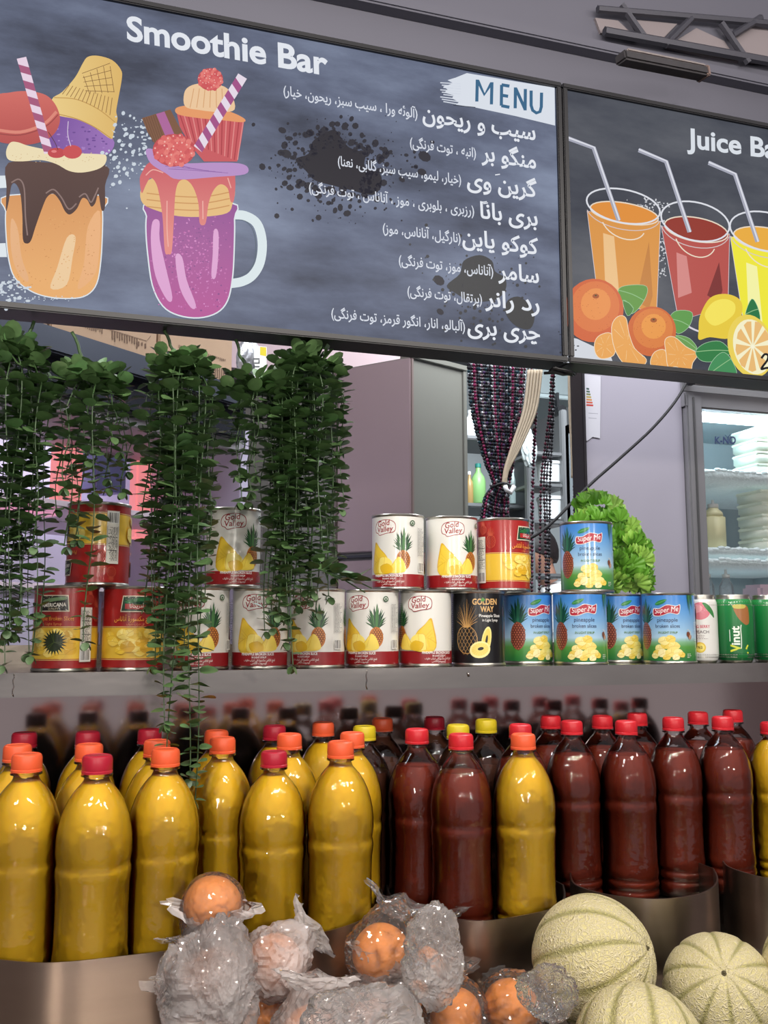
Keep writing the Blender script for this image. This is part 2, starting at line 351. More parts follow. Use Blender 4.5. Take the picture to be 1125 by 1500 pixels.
def straw(A, q, n, c1, c2):
    a, b, c, d = q      # top-left, top-right, bottom-right, bottom-left
    A.poly([a, b, c, d], c1); A.layer += 1
    L = lambda p, r, t: (p[0] + (r[0] - p[0]) * t, p[1] + (r[1] - p[1]) * t)
    for i in range(n):
        t = (i + .35) / n; e = min(1, t + .5 / n); sh = .32 / n
        A.poly([L(a, d, t), L(b, c, min(1, t + sh)), L(b, c, min(1, e + sh)), L(a, d, e)], c2, keep=True)
# left jar
A = Art(); WH = (224, 232, 238)
A.poly(R1([(-40, 692), (30, 690), (30, 738), (-40, 742)]), WH); A.poly(R1([(-40, 958), (22, 955), (28, 1010), (-40, 1010)]), WH)
jar = [(33, 770), (25, 830), (25, 900), (35, 1010), (60, 1090), (120, 1140), (190, 1164), (280, 1170), (340, 1157), (378, 1112), (394, 1020), (400, 900), (400, 830), (395, 770)]
A.line(R1(jar), 3.4, WH, 4, True); A.poly(R1(jar), lambda x, y: mixc((216, 150, 92), (236, 176, 112), (y - 280) / 130), 4)
for q, c in [([(45, 860), (70, 900), (85, 1010), (112, 1090), (100, 1105), (60, 1050), (42, 960)], (232, 178, 130)), ([(262, 935), (296, 930), (285, 1010), (262, 1118), (198, 1132), (225, 1050)], (240, 205, 160)), ([(345, 890), (392, 830), (388, 1000), (368, 1085), (305, 1135), (330, 1030)], (236, 178, 126))]: A.poly(R1(q), c, 4)
for k in range(160):
    x, y = rnd.uniform(60, 370), rnd.uniform(820, 1130); A.ell(*R1([(x, y)])[0], .9, .8, rnd.choice([(226, 172, 110), (206, 142, 86)]), 0, 5, keep=bool(k))
choc = [(34, 640), (200, 640), (415, 650), (412, 730), (412, 815), (398, 825), (386, 762), (374, 798), (358, 812), (342, 785), (322, 780), (302, 820), (275, 843), (255, 830), (235, 790), (210, 762), (185, 775), (165, 820), (140, 890), (122, 945), (105, 957), (90, 940), (88, 850), (80, 762), (62, 723), (45, 730), (35, 790), (24, 830), (26, 740)]
A.poly(R1(choc), lambda x, y: mixc((92, 68, 64), (70, 46, 44), (y - 240) / 110), 4)
for q in ([(45, 718), (75, 705), (95, 740), (100, 850), (108, 925)], [(180, 760), (210, 745), (240, 775), (270, 822), (300, 800)], [(310, 775), (335, 762), (356, 795), (372, 770), (386, 738)]): A.line(R1(q), 2.0, (140, 116, 112), 5)
A.build('chocolate_jar_picture', bmap, sign_print, b1)
A = Art()
A.poly(R1([(240, 452), (330, 478), (442, 545), (432, 600), (380, 616), (330, 610), (260, 592), (190, 592), (180, 540)]), lambda x, y: mixc((122, 82, 160), (158, 116, 188), (x - 80) / 80), 4)
for k in range(40): A.ell(*R1([(rnd.uniform(220, 420), rnd.uniform(500, 595))])[0], rnd.uniform(1, 3), 1.2, rnd.choice([(112, 76, 150), (166, 128, 196)]), 0, 7, keep=bool(k))
cone = [(345, 225), (385, 221), (440, 238), (474, 275), (478, 310), (462, 400), (456, 440), (461, 470), (446, 520), (435, 547), (370, 502), (300, 470), (220, 450), (204, 392), (245, 362), (295, 305), (325, 250)]
A.poly(R1(cone), lambda x, y: mixc((238, 208, 138), (224, 184, 108), (x - 80) / 95), 4); BR = (128, 92, 56)
A.line(R1([(212, 385), (300, 392), (385, 430), (452, 482)]), 1.2, (196, 152, 84), 5); A.line(R1([(222, 448), (300, 468), (370, 500), (436, 545)]), 1.2, (190, 146, 80), 5)
for k in range(5):
    A.line(R1([(328 + 26 * k, 300 - 14 * k if k < 3 else 262), (352 + 24 * k, 372 - 2 * k)]), .8, BR, keep=bool(k)); A.line(R1([(322 + 3 * k, 290 + 17 * k), (432 + 4 * k, 250 + 28 * k)]), .8, BR, keep=True)
for k in range(13):
    A.line(R1([(245 + 15.5 * k, 372 + 5 * k * (1 + k * .03)), (272 + 14 * k, 335 + 4.2 * k)]), 1.0, (150, 112, 66), keep=True)
A.poly(R1([(-20, 390), (40, 365), (110, 360), (180, 375), (222, 420), (235, 480), (205, 535), (140, 565), (60, 568), (-20, 540)]), lambda x, y: mixc((214, 112, 104), (184, 82, 80), (y - 135) / 75), 5)
A.line(R1([(-10, 512), (80, 520), (170, 490), (222, 440)]), 4.5, (224, 138, 122), 5); A.line(R1([(-10, 526), (80, 532), (176, 500), (228, 452)]), 1.2, (150, 66, 66), 5)
A.poly(R1([(40, 562), (24, 598), (36, 630), (90, 635), (160, 630), (220, 645), (270, 672), (320, 679), (380, 667), (412, 645), (416, 612), (380, 606), (250, 600), (120, 576), (70, 560)]), (240, 224, 184), 4)
for k in range(40): A.ell(*R1([(rnd.uniform(50, 390), rnd.uniform(600, 640))])[0], .8, .7, (214, 186, 140), 0, 5, keep=bool(k))
straw(A, R1([(66, 233), (103, 225), (208, 600), (174, 606)]), 6, (236, 214, 232), (170, 92, 128))
A.ell(*R1([(222, 602)])[0], 13, 7.5, (196, 72, 78)); A.ell(*R1([(284, 598)])[0], 14, 10, (204, 80, 84)); A.ell(*R1([(212, 596)])[0], 4, 2, (230, 130, 130))
A.line(R1([(190, 520), (215, 560), (228, 590)]), 1, (90, 52, 60), 4); A.line(R1([(268, 478), (266, 530), (278, 576)]), 1, (226, 210, 230), 4)
A.build('ice_cream_picture', bmap, sign_print, b1)
A = Art()
for k in range(90):
    x = rnd.gauss(478, 42); y = rnd.gauss(600, 70); s = rnd.choice([2, 3, 4, 6, 9])
    if x > 400: A.ell(*R1([(x, y)])[0], s / 3.2, s / 2.7, (206, 216, 226), rnd.uniform(0, 90), 7, keep=bool(k))
for k in range(60): A.ell(*R1([(abs(rnd.gauss(0, 55)), rnd.gauss(1150, 34) - 8)])[0], rnd.uniform(.8, 4), rnd.uniform(.8, 2.5), (206, 216, 226), 0, 6, keep=True)
for k in range(40): A.ell(*R1([(rnd.uniform(60, 350), rnd.gauss(1172, 5))])[0], rnd.uniform(.5, 1.6), rnd.uniform(.5, 1), (206, 216, 226), 0, 5, keep=True)
for k in range(24): A.ell(*R1([(rnd.gauss(560, 14), rnd.gauss(560, 60))])[0], rnd.uniform(.6, 4), rnd.uniform(.6, 3), (206, 216, 226), 0, 6, keep=True)
A.build('white_spatter', bmap, sign_print, b1)
# right jar
A = Art()
A.line(R1([(905, 845), (960, 848), (1008, 880), (1028, 950), (1020, 1030), (990, 1082), (950, 1106), (905, 1114)]), 13.5, (222, 234, 238), 5); A.line(R1([(912, 864), (958, 868), (990, 900), (1003, 960), (996, 1030), (968, 1068), (912, 1090)]), 1, (90, 104, 116), 5)
body = [(590, 800), (577, 850), (575, 910), (582, 1000), (600, 1120), (640, 1200), (700, 1236), (780, 1246), (850, 1226), (890, 1180), (908, 1100), (915, 1000), (917, 860), (905, 800)]
A.line(R1(body), 4, WH, 4, True); A.poly(R1(body), lambda x, y: mixc((150, 84, 152), (186, 92, 156), (y - 300) / 150), 4)
for k in range(420):
    x, y = rnd.gauss(770, 75), rnd.gauss(1010, 110)
    if 590 < x < 905 and 850 < y < 1220: A.ell(*R1([(x, y)])[0], rnd.uniform(.5, 1.9), rnd.uniform(.5, 1.6), rnd.choice([(206, 120, 186), (216, 140, 200), (140, 78, 142), (198, 112, 176)]), 0, 5, keep=bool(k))
for q in ([(598, 872), (625, 870), (626, 940), (650, 1050), (676, 1168), (655, 1178), (610, 1085), (592, 960)], [(688, 1008), (714, 1010), (732, 1100), (768, 1198), (748, 1208), (705, 1130)], [(838, 908), (856, 912), (856, 1000), (846, 1088), (829, 1085), (834, 1000)]): A.poly(R1(q), (224, 166, 212), 4)
A.poly(R1([(553, 745), (600, 700), (700, 700), (850, 700), (918, 740), (912, 800), (890, 838), (800, 852), (700, 850), (620, 830), (560, 800)]), (232, 190, 128), 4)
for y in (760, 785, 812): A.line(R1([(575, y), (690, y + 12), (800, y + 14), (900, y - 4)]), 1.6, (206, 150, 92), 5, keep=y > 760)
drip = [(556, 680), (585, 640), (640, 632), (700, 650), (900, 660), (922, 700), (918, 785), (904, 792), (893, 742), (865, 725), (838, 748), (818, 800), (808, 872), (795, 886), (782, 872), (778, 800), (758, 738), (730, 708), (702, 715), (688, 760), (682, 860), (674, 985), (660, 999), (646, 985), (638, 860), (624, 765), (610, 718), (590, 700), (572, 728), (556, 760), (548, 710)]
A.poly(R1(drip), lambda x, y: mixc((206, 96, 104), (228, 140, 132), (y - 240) / 110), 4)
for q in ([(655, 790), (655, 900), (660, 970)], [(795, 790), (796, 862)], [(572, 690), (600, 668), (640, 680)], [(893, 700), (906, 740)]): A.line(R1(q), 1.5, (240, 176, 166), 4)
A.poly(R1([(572, 592), (600, 588), (650, 620), (720, 642), (830, 640), (930, 642), (971, 658), (960, 686), (850, 696), (700, 706), (650, 682), (590, 642)]), (186, 146, 202), 4)
for k in range(8): A.line(R1([(600 + 12 * k, 610 + 11 * min(k, 5)), (720 + 25 * k, 660 + 3 * k)]), .8, (150, 108, 172), keep=bool(k))
A.build('berry_jar_picture', bmap, sign_print, b1)
A = Art()
A.poly(R1([(556, 466), (668, 432), (714, 520), (706, 570), (612, 575), (578, 520)]), (128, 90, 68)); A.poly(R1([(612, 450), (645, 440), (684, 530), (652, 545)]), (176, 104, 158))
for k in range(6): A.line(R1([(565 + 9 * k, 466 - 2.6 * k), (600 + 9 * k, 560)]), .7, (104, 70, 52), keep=bool(k))
A.poly(R1([(690, 432), (800, 440), (958, 472), (945, 560), (930, 636), (800, 636), (745, 570), (705, 500)]), (204, 92, 98))
for k in range(16): A.line(R1([(706 + 16.5 * k, 455 + 1.6 * k), (742 + 12.6 * k, 560 + 5 * min(k, 14))]), 1.5, (228, 142, 140) if k % 2 else (172, 62, 72), keep=bool(k))
A.poly(R1([(688, 430), (720, 418), (800, 415), (900, 440), (958, 468), (950, 482), (870, 474), (780, 466), (700, 452)]), (234, 158, 106), 4)
A.poly(R1([(726, 420), (722, 370), (742, 342), (790, 330), (868, 338), (905, 368), (920, 432), (860, 442), (780, 434)]), (240, 202, 160), 4)
for k in range(6): A.line(R1([(745 + 26 * k, 425), (752 + 24 * k, 392), (760 + 22 * k, 350)]), 1.1, (216, 164, 116), 4, keep=bool(k))
def berry(A, cx, cy, rx, ry, s):
    A.ell(*R1([(cx, cy)])[0], rx / 2.68, ry / 2.68, (196, 78, 84))
    for k in range(46):
        a = k * 2.4; r = math.sqrt(k / 46) * .93; c = rnd.choice([(222, 104, 104), (232, 126, 120), (210, 90, 94)])
        A.ell(*R1([(cx + rx * r * cos(a), cy + ry * r * sin(a))])[0], s, s, c, 0, 8, keep=bool(k)); 
    A.layer += 1
    for k in range(0, 46, 2):
        a = k * 2.4; r = math.sqrt(k / 46) * .93; A.ell(*R1([(cx + rx * r * cos(a) - 3, cy + ry * r * sin(a) - 3)])[0], s * .3, s * .3, (246, 186, 176), 0, 6, keep=True)
berry(A, 825, 314, 50, 44, 3.1); berry(A, 682, 592, 84, 64, 4.4)
straw(A, R1([(934, 291), (968, 312), (792, 600), (760, 575)]), 6, (234, 222, 236), (166, 84, 138))
A.build('cupcake_picture', bmap, sign_print, b1)

Art.top = 0
b2 = thing('menu_board', 'right lit chalkboard sign headed Juice Bar with glasses of juice, oranges and lemons', 'sign')
XL2 = XR1 + 2 * FRM + .002; XR2 = XL2 + .78
frame(b2, XL2, XR2); panel('slate_print_dark', XL2, XR2, ZT, ZB, [(52, 56, 67), (72, 76, 85), (94, 97, 104)], b2, 2.2)
A = Art(); A.text('Juice Bar', R3([(552, 578)])[0], (38, 38 * .13), (-.8, -40), (222, 228, 236), .026, fitw=150, res=5); A.build('title_lettering', bmap, sign_print, b2)
def glass_pic(cx, cy, rx, ry, body, liq, rot, sx):
    A = Art(); GW = (226, 228, 236)
    A.line(R3(body), 1.8, (222, 214, 222), 0, True); A.poly(R3(body), liq[0])
    (x0, y0), (x1, y1), (x2, y2), (x3, y3) = body[:4] if len(body) == 4 else (body[0], body[1], body[2], body[3])
    A.poly(R3([(cx - rx * .55, cy + ry * 1.6), (cx - rx * .25, cy + ry * 1.8), (cx - rx * .1, y2 - 50), (cx - rx * .5, y3 - 90)]), liq[1]); A.poly(R3([(cx + rx * .35, y2 - 40), (cx + rx * .7, cy + ry * 2.1), (cx + rx * .8, y2 - 60), (cx + rx * .7, y2 - 10)]), liq[2])
    e = R3([(cx, cy)])[0]
    pts = [(cx + rx * cos(t) * .93 + 4, cy + ry * .42 + (ry * .62) * sin(t) + rx * .93 * cos(t) * rot) for t in [2 * PI * k / 30 for k in range(30)]]
    A.poly(R3(pts), liq[3]); A.line(R3(pts), 1.8, (236, 220, 200), 0, True)
    pts = [(cx + rx * cos(t), cy + ry * sin(t) + rx * cos(t) * rot) for t in [2 * PI * k / 36 for k in range(36)]]
    A.line(R3(pts), 2.4, GW, 0, True); A.line(R3([(a, b + 26) for a, b in pts[1:18]]), 1.2, (214, 200, 200)); A.line(R3([(a * .6 + cx * .4, b + 62) for a, b in pts[2:17]]), 1.6, (240, 226, 204))
    A.line(R3([(cx - rx * 1.53 if sx is None else sx[0][0], sx[0][1]), sx[1], sx[2]]), 6.4, (168, 170, 186)); A.line(R3([(sx[0][0], sx[0][1] - 3), (sx[1][0] + 2, sx[1][1] - 3), (sx[2][0] + 3, sx[2][1])]), 2.4, (222, 224, 234))
    A.build('juice_glass_picture', bmap, sign_print, b2)
A = Art()
for k in range(140): A.ell(*R3([(rnd.gauss(385, 60), rnd.gauss(808, 16))] if k < 70 else [(rnd.gauss(455, 12), rnd.gauss(980, 60))])[0], rnd.uniform(.5, 2), rnd.uniform(.5, 1.6), (208, 210, 216), 0, 6, keep=bool(k))
A.poly(R3([(66, 1320), (120, 1330), (250, 1390), (262, 1425), (240, 1432), (66, 1424)]), (216, 220, 228))
for k in range(60): A.ell(*R3([(rnd.gauss(82, 14), rnd.uniform(1300, 1420))])[0], rnd.uniform(.6, 2.6), rnd.uniform(.6, 2), (58, 60, 66), 0, 6, keep=bool(k))
A.build('white_spatter', bmap, sign_print, b2)
glass_pic(302, 810, 144, 66, [(161, 830), (447, 870), (432, 1222), (206, 1190)], [(222, 152, 74), (240, 196, 140), (200, 132, 66), (228, 146, 60)], .16, [(75, 540), (186, 582), (284, 866)])
glass_pic(584, 870, 134, 76, [(452, 890), (718, 920), (712, 1200), (520, 1260)], [(186, 84, 78), (216, 140, 136), (128, 52, 52), (150, 56, 46)], .16, [(362, 590), (470, 636), (562, 912)])
A = Art(); A.line(R3([(520, 1225), (540, 1270), (600, 1302), (640, 1300)]), 2.6, (222, 216, 226), 4); A.build('glass_foot_picture', bmap, sign_print, b2)
glass_pic(862, 910, 142, 76, [(722, 930), (1010, 968), (990, 1320), (778, 1290)], [(244, 236, 62), (250, 248, 170), (228, 206, 40), (238, 176, 66)], .16, [(636, 640), (740, 686), (828, 950)])
glass_pic(1150, 960, 142, 76, [(1010, 990), (1298, 1018), (1278, 1360), (1066, 1330)], [(226, 120, 60), (240, 180, 140), (200, 100, 40), (238, 146, 66)], .16, [(924, 690), (1028, 736), (1116, 1000)])
def citrus(cx, cy, rx, ry, c0, c1, nm='orange_picture'):
    A = Art(); x, y = R3([(cx, cy)])[0]
    A.ell(x, y, rx / 2.68, ry / 2.68, c0, 10, 28); A.ell(x + 2, y - ry * .12 / 2.68, rx * .82 / 2.68, ry * .8 / 2.68, mixc(c0, c1, .45), 10, 26); A.ell(x + 3, y - ry * .2 / 2.68, rx * .5 / 2.68, ry * .5 / 2.68, c1, 10, 22)
    A.ell(x + 3, y - ry * .45 / 2.68, 5, 3.6, mixc(c0, (90, 60, 30), .35), 0, 10); A.ell(x + 3, y - ry * .47 / 2.68, 1.6, 1.2, (70, 80, 50), 0, 7)
    for k in range(50):
        a = rnd.uniform(0, 2 * PI); r = math.sqrt(rnd.random()) * .92; A.ell(x + rx * r * cos(a) / 2.68, y + ry * r * sin(a) / 2.68, .6, .5, mixc(c0, (120, 50, 20), .22), 0, 5, keep=bool(k))
    A.build(nm, bmap, sign_print, b2)
def leaf_pic(pts, c, vein=True):
    A = Art(); A.line(R3(pts), 1.2, (176, 214, 176), 4, True); A.poly(R3(pts), c, 4)
    m = len(pts) // 2; A.line(R3([pts[0], ((pts[0][0] + pts[m][0]) / 2 + 4, (pts[0][1] + pts[m][1]) / 2 - 4), pts[m]]), 1.1, (150, 196, 140), 4); A.build('leaf_picture', bmap, sign_print, b2)
leaf_pic([(282, 1140), (320, 1122), (392, 1126), (382, 1180), (335, 1232), (300, 1190)], (104, 156, 74)); leaf_pic([(300, 1180), (340, 1210), (318, 1240)], (84, 136, 70))
leaf_pic([(482, 1252), (510, 1222), (570, 1228), (560, 1280), (520, 1310), (495, 1290)], (98, 158, 80)); leaf_pic([(505, 1318), (560, 1330), (590, 1372), (540, 1372), (515, 1350)], (110, 160, 86))
citrus(185, 1220, 117, 125, (214, 106, 66), (236, 150, 84)); citrus(412, 1302, 96, 98, (212, 110, 62), (238, 158, 78))
def seg(pts, c=(238, 170, 92)):
    A = Art(); A.line(R3(pts), 1.8, (246, 226, 196), 4, True); A.poly(R3(pts), c, 4); cx = sum(p[0] for p in pts) / len(pts); cy = sum(p[1] for p in pts) / len(pts)
    for p in pts: A.line(R3([(cx + (p[0] - cx) * .25, cy + (p[1] - cy) * .25), (cx + (p[0] - cx) * .85, cy + (p[1] - cy) * .85)]), .7, (248, 214, 160), keep=True)
    A.build('orange_segment_picture', bmap, sign_print, b2)
seg([(190, 1345), (210, 1318), (250, 1310), (268, 1350), (262, 1395), (215, 1408), (192, 1385)]); seg([(256, 1285), (280, 1245), (310, 1250), (322, 1310), (345, 1370), (390, 1412), (370, 1438), (310, 1432), (268, 1370)])
seg([(408, 1420), (425, 1384), (462, 1376), (475, 1420), (466, 1452), (420, 1446)]); seg([(466, 1335), (500, 1325), (545, 1362), (590, 1390), (572, 1425), (560, 1462), (510, 1440), (478, 1440), (470, 1390)])
A = Art(); A.poly(R3([(596, 1300), (602, 1240), (640, 1172), (700, 1155), (755, 1175), (768, 1220), (745, 1290), (712, 1330), (640, 1325), (598, 1335)]), (236, 206, 66), 5); A.poly(R3([(620, 1240), (650, 1190), (700, 1175), (738, 1195), (730, 1240), (660, 1280)]), (250, 232, 96), 5); A.build('lemon_picture', bmap, sign_print, b2)
leaf_pic([(585, 1382), (620, 1350), (680, 1342), (718, 1378), (705, 1400), (650, 1420), (605, 1415)], (52, 128, 72)); leaf_pic([(636, 1470), (650, 1420), (690, 1385), (722, 1410), (745, 1470), (700, 1476)], (70, 146, 92)); leaf_pic([(780, 1235), (805, 1175), (830, 1215), (835, 1262), (800, 1250)], (40, 120, 70))
A = Art(); c = R3([(800, 1360)])[0]; A.ell(*c, 33, 47, (240, 214, 92), -14, 30); A.ell(c[0] + 3, c[1] + 1, 28, 41, (250, 244, 206), -14, 30)
for k in range(9):
    a = 2 * PI * k / 9 + .2; p = [(c[0] + 3 + 3 * cos(a), c[1] + 3 * sin(a))] + [(c[0] + 3 + 25 * cos(a + d) * rr, c[1] + 37 * sin(a + d) * rr) for d, rr in ((-.24, .98), (0, 1.02), (.24, .98))]; A.poly(p, (238, 190, 120), keep=bool(k))
A.ell(c[0] + 3, c[1] + 1, 2.6, 2.6, (252, 248, 220)); A.build('lemon_half_picture', bmap, sign_print, b2)
A = Art(); A.line(R3([(842, 1408), (855, 1392), (868, 1396), (866, 1414), (850, 1436), (842, 1450), (860, 1446), (882, 1444)]), 3.2, (24, 24, 28), 4); A.build('handwritten_number', bmap, sign_print, b2)
# cable ties / joint between the boards
cj = MB(); cj.tube([(XR1 + FRM + .001 + .05 * math.sin(k * 1.3) * .5, BY + .02 + .012 * cos(k), ZB - FRM - .006 - .004 * abs(sin(k * 2.1))) for k in range(14)], .0022, 6)
tag(cj.build('black_wire', dark, smooth=True), 'black tangle of wire under the joint between the two signs', 'wire')
# ------------------------------------------------------------------ steel shelf
SZ = 1.442; SF = 1.283; SB = 1.60; SX0, SX1 = -1.0, 1.75
sh = thing('steel_shelf', 'long polished steel shelf carrying the row of fruit tins above the juice bottles', 'shelf', (0, 0, 0))
MB().box(SX0, SX1, SF, SB, SZ - .0025, SZ).build('shelf_top', steel_edge, sh)
m_ = MB(); m_.rbox(SX0, SX1, SF - .0015, SF + .0015, SZ - .030, SZ, .0006); m_.rbox(SX0, SX1, SF, SF + .014, SZ - .031, SZ - .029, .0004); weld_smooth(m_.build('front_lip', steel_edge, sh))
for px in (20, 537, 685):
    p = at(px, 990, SF - .002); mk_ = MB(); mk_.tube([(p.x + .001 * sin(k * 2), SF - .0022, SZ - .001 - .0285 * k / 7) for k in range(8)] if px != 685 else [(p.x, SF - .0022, SZ - .008), (p.x + .002, SF - .0025, SZ - .014)], .0007 if px != 685 else .0015, 6)
    mk_.build('weld_seam', steel_edge, sh, True)
for x in (-.9, .42, 1.65):
    MB().rbox(x - .012, x + .012, SB - .10, SB - .07, 1.0, SZ - .003, .002).build('support_leg', steel, sh)
MB().box(SX0, SX1, SB - .012, SB, SZ, SZ + .03).build('rear_upstand', steel, sh)
back = MB().box(-1.0, 1.75, 1.478, 1.484, .97, SZ - .006).build('mirror_panel', mirror)
tag(back, 'reflective steel back panel under the shelf behind the bottles', 'panel')

# ------------------------------------------------------------------ tins
CH = .1135
def can_shell(parent, R, H, beads=True):
    prof = [(R * .90, .0015), (R * .955, 0), (R + .0006, .0), (R + .0012, .0012), (R + .0010, .0028), (R - .0002, .0040), (R - .0004, .006)]
    prof += [(R - .0004, H * .3), (R - .0004, H * .7)]
    prof += [(R - .0004, H - .006), (R - .0002, H - .0040), (R + .0010, H - .0028), (R + .0012, H - .0012), (R + .0004, H), (R - .0016, H), (R - .0030, H - .0042), (R * .8, H - .0042), (R * .78, H - .0034), (R * .5, H - .0034), (R * .48, H - .0040), (.001, H - .0040)]
    o = MB().lathe(prof, 56).build('tin_body', tin, parent); return weld_smooth(o, 40)
def wrap(R, H, half):
    """label sheet (mm) onto the tin; label mm height = 105"""
    def f(u, v, l):
        a = -PI / 2 + u / 1000 / R; r = R + .00005 + l * 1.5e-5; return (r * cos(a), r * sin(a), .0042 + v / 1000 * (H - .0084) / .105)
    return f
HU = 132
DKR = (150, 26, 34)
def sheet(A, col):
    A.layer += 1; nu, nv = 130, 14
    for i in range(nu):
        for j in range(nv):
            u0 = -HU + 2 * HU * i / nu; u1 = -HU + 2 * HU * (i + 1) / nu; v0 = 105 * j / nv; v1 = 105 * (j + 1) / nv
            n = len(A.v); A.v += [(u0, v0, A.layer), (u1, v0, A.layer), (u1, v1, A.layer), (u0, v1, A.layer)]; A.f.append((n, n + 1, n + 2, n + 3)); A.c.append(col)
def rect(A, u0, u1, v0, v1, col, keep=False): A.poly([(u0, v0), (u1, v0), (u1, v1), (u0, v1)], col, keep=keep)
def pine(A, cx, cy, w, h, crown, c0=(196, 120, 52), c1=(120, 66, 30), c2=(232, 170, 80), green=((36, 84, 48), (70, 122, 66), (24, 60, 40)), outline=None):
    """pineapple centred on cx, body bottom at cy"""
    rr = random.Random(3)
    for k in range(26):
        t = k / 25; a = (-1 if k % 2 else 1) * (1 - t) * 1.15 + rr.uniform(-.08, .08); L = crown * (.55 + .5 * t) * rr.uniform(.85, 1.05); b = (cx + sin(a) * w * .1, cy + h * .93)
        tip = (b[0] + sin(a) * L * .8, b[1] + cos(a) * L); mid = (b[0] + sin(a) * L * .35, b[1] + cos(a) * L * .55); s = w * .085
        if outline: A.line([b, mid, tip], .7, outline, 3, taper=True, keep=bool(k))
        else: A.poly([(b[0] - s, b[1]), (mid[0] - s, mid[1]), tip, (mid[0] + s, mid[1]), (b[0] + s, b[1])], green[k % 3])
    if outline:
        A.line([(cx + w / 2 * cos(t), cy + h / 2 + h / 2 * sin(t)) for t in [2 * PI * k / 24 for k in range(24)]], .8, outline, closed=True)
    else: A.ell(cx, cy + h / 2, w / 2, h / 2, c0, 0, 24)
    A.layer += 1
    n = 6; rows_ = max(6, int(h / w * 7))
    for j in range(rows_):
        v = (j + .5) / rows_ * 2 - 1
        for i in range(n):
            u = ((i + (.5 if j % 2 else 0)) / (n - .5)) * 2 - 1
            if u * u + v * v > .86: continue
            x = cx + u * w / 2; y = cy + h / 2 + v * h / 2; a, b = w / n * .62, h / rows_ * .85
            if outline: A.line([(x - a, y), (x, y - b), (x + a, y), (x, y + b)], .45, outline, closed=True, keep=True)
            else:
                A.poly([(x - a, y), (x, y - b), (x + a, y), (x, y + b)], c1, keep=True)
    if not outline:
        A.layer += 1
        for j in range(rows_):
            v = (j + .5) / rows_ * 2 - 1
            for i in range(n):
                u = ((i + (.5 if j % 2 else 0)) / (n - .5)) * 2 - 1
                if u * u + v * v > .86: continue
                x = cx + u * w / 2; y = cy + h / 2 + v * h / 2; a, b = w / n * .42, h / rows_ * .55
                A.poly([(x - a, y), (x, y - b), (x + a, y), (x, y + b)], c0, keep=True); 
        A.layer += 1
        for j in range(rows_):
            v = (j + .5) / rows_ * 2 - 1
            for i in range(n):
                u = ((i + (.5 if j % 2 else 0)) / (n - .5)) * 2 - 1
                if u * u + v * v > .86: continue
                A.ell(cx + u * w / 2, cy + h / 2 + v * h / 2, w * .022, w * .03, c2, 0, 5, keep=True)
YEL = [(240, 206, 62), (248, 222, 92), (232, 190, 44), (252, 232, 120)]
def chunks(A, pts, seed=1, pal=YEL):
    rr = random.Random(seed)
    for x, y, s in pts:
        c = rr.choice(pal); a = rr.uniform(-.5, .5); q = [(x + s * cos(a + t) * rr.uniform(.85, 1.1), y + s * .8 * sin(a + t)) for t in (.2, 1.5, 2.6, 3.7, 5.2)]
        A.poly(q, c, 3); A.poly([(q[1][0], q[1][1]), (q[2][0], q[2][1]), (x, y)], mixc(c, (255, 244, 180), .5), keep=True) if len(q) > 4 else 0
        A.line([q[0], (x, y), q[3 * 0 + 3]], .5, mixc(c, (180, 130, 20), .5)); A.line([(x, y), q[1]], .4, mixc(c, (180, 130, 20), .4), keep=True)
def barcode(A, u, v, wd, ht, vert=False):
    rr = random.Random(9); rect(A, u, u + wd, v, v + ht, (238, 238, 234)); A.layer += 1; x = u + 1
    while x < u + wd - 1.2: b = rr.choice([.35, .5, .8]); rect(A, x, x + b, v + 1.5, v + ht - .8, (24, 24, 26), keep=True); x += b + rr.choice([.4, .6, .9])
def smallprint(A, u, v0, v1, wd, col, seed=2, step=2.2, frame=None):
    rr = random.Random(seed)
    if frame: A.line([(u - 1, v0 - 1), (u + wd + 1, v0 - 1), (u + wd + 1, v1 + 1), (u - 1, v1 + 1)], .4, frame, closed=True)
    A.layer += 1; v = v1 - 1
    while v > v0:
        x = u; e = u + wd * rr.uniform(.6, 1)
        while x < e: L = rr.uniform(1.2, 4); rect(A, x, min(e, x + L), v - .45, v + .45, col, keep=True); x += L + .8
        v -= step
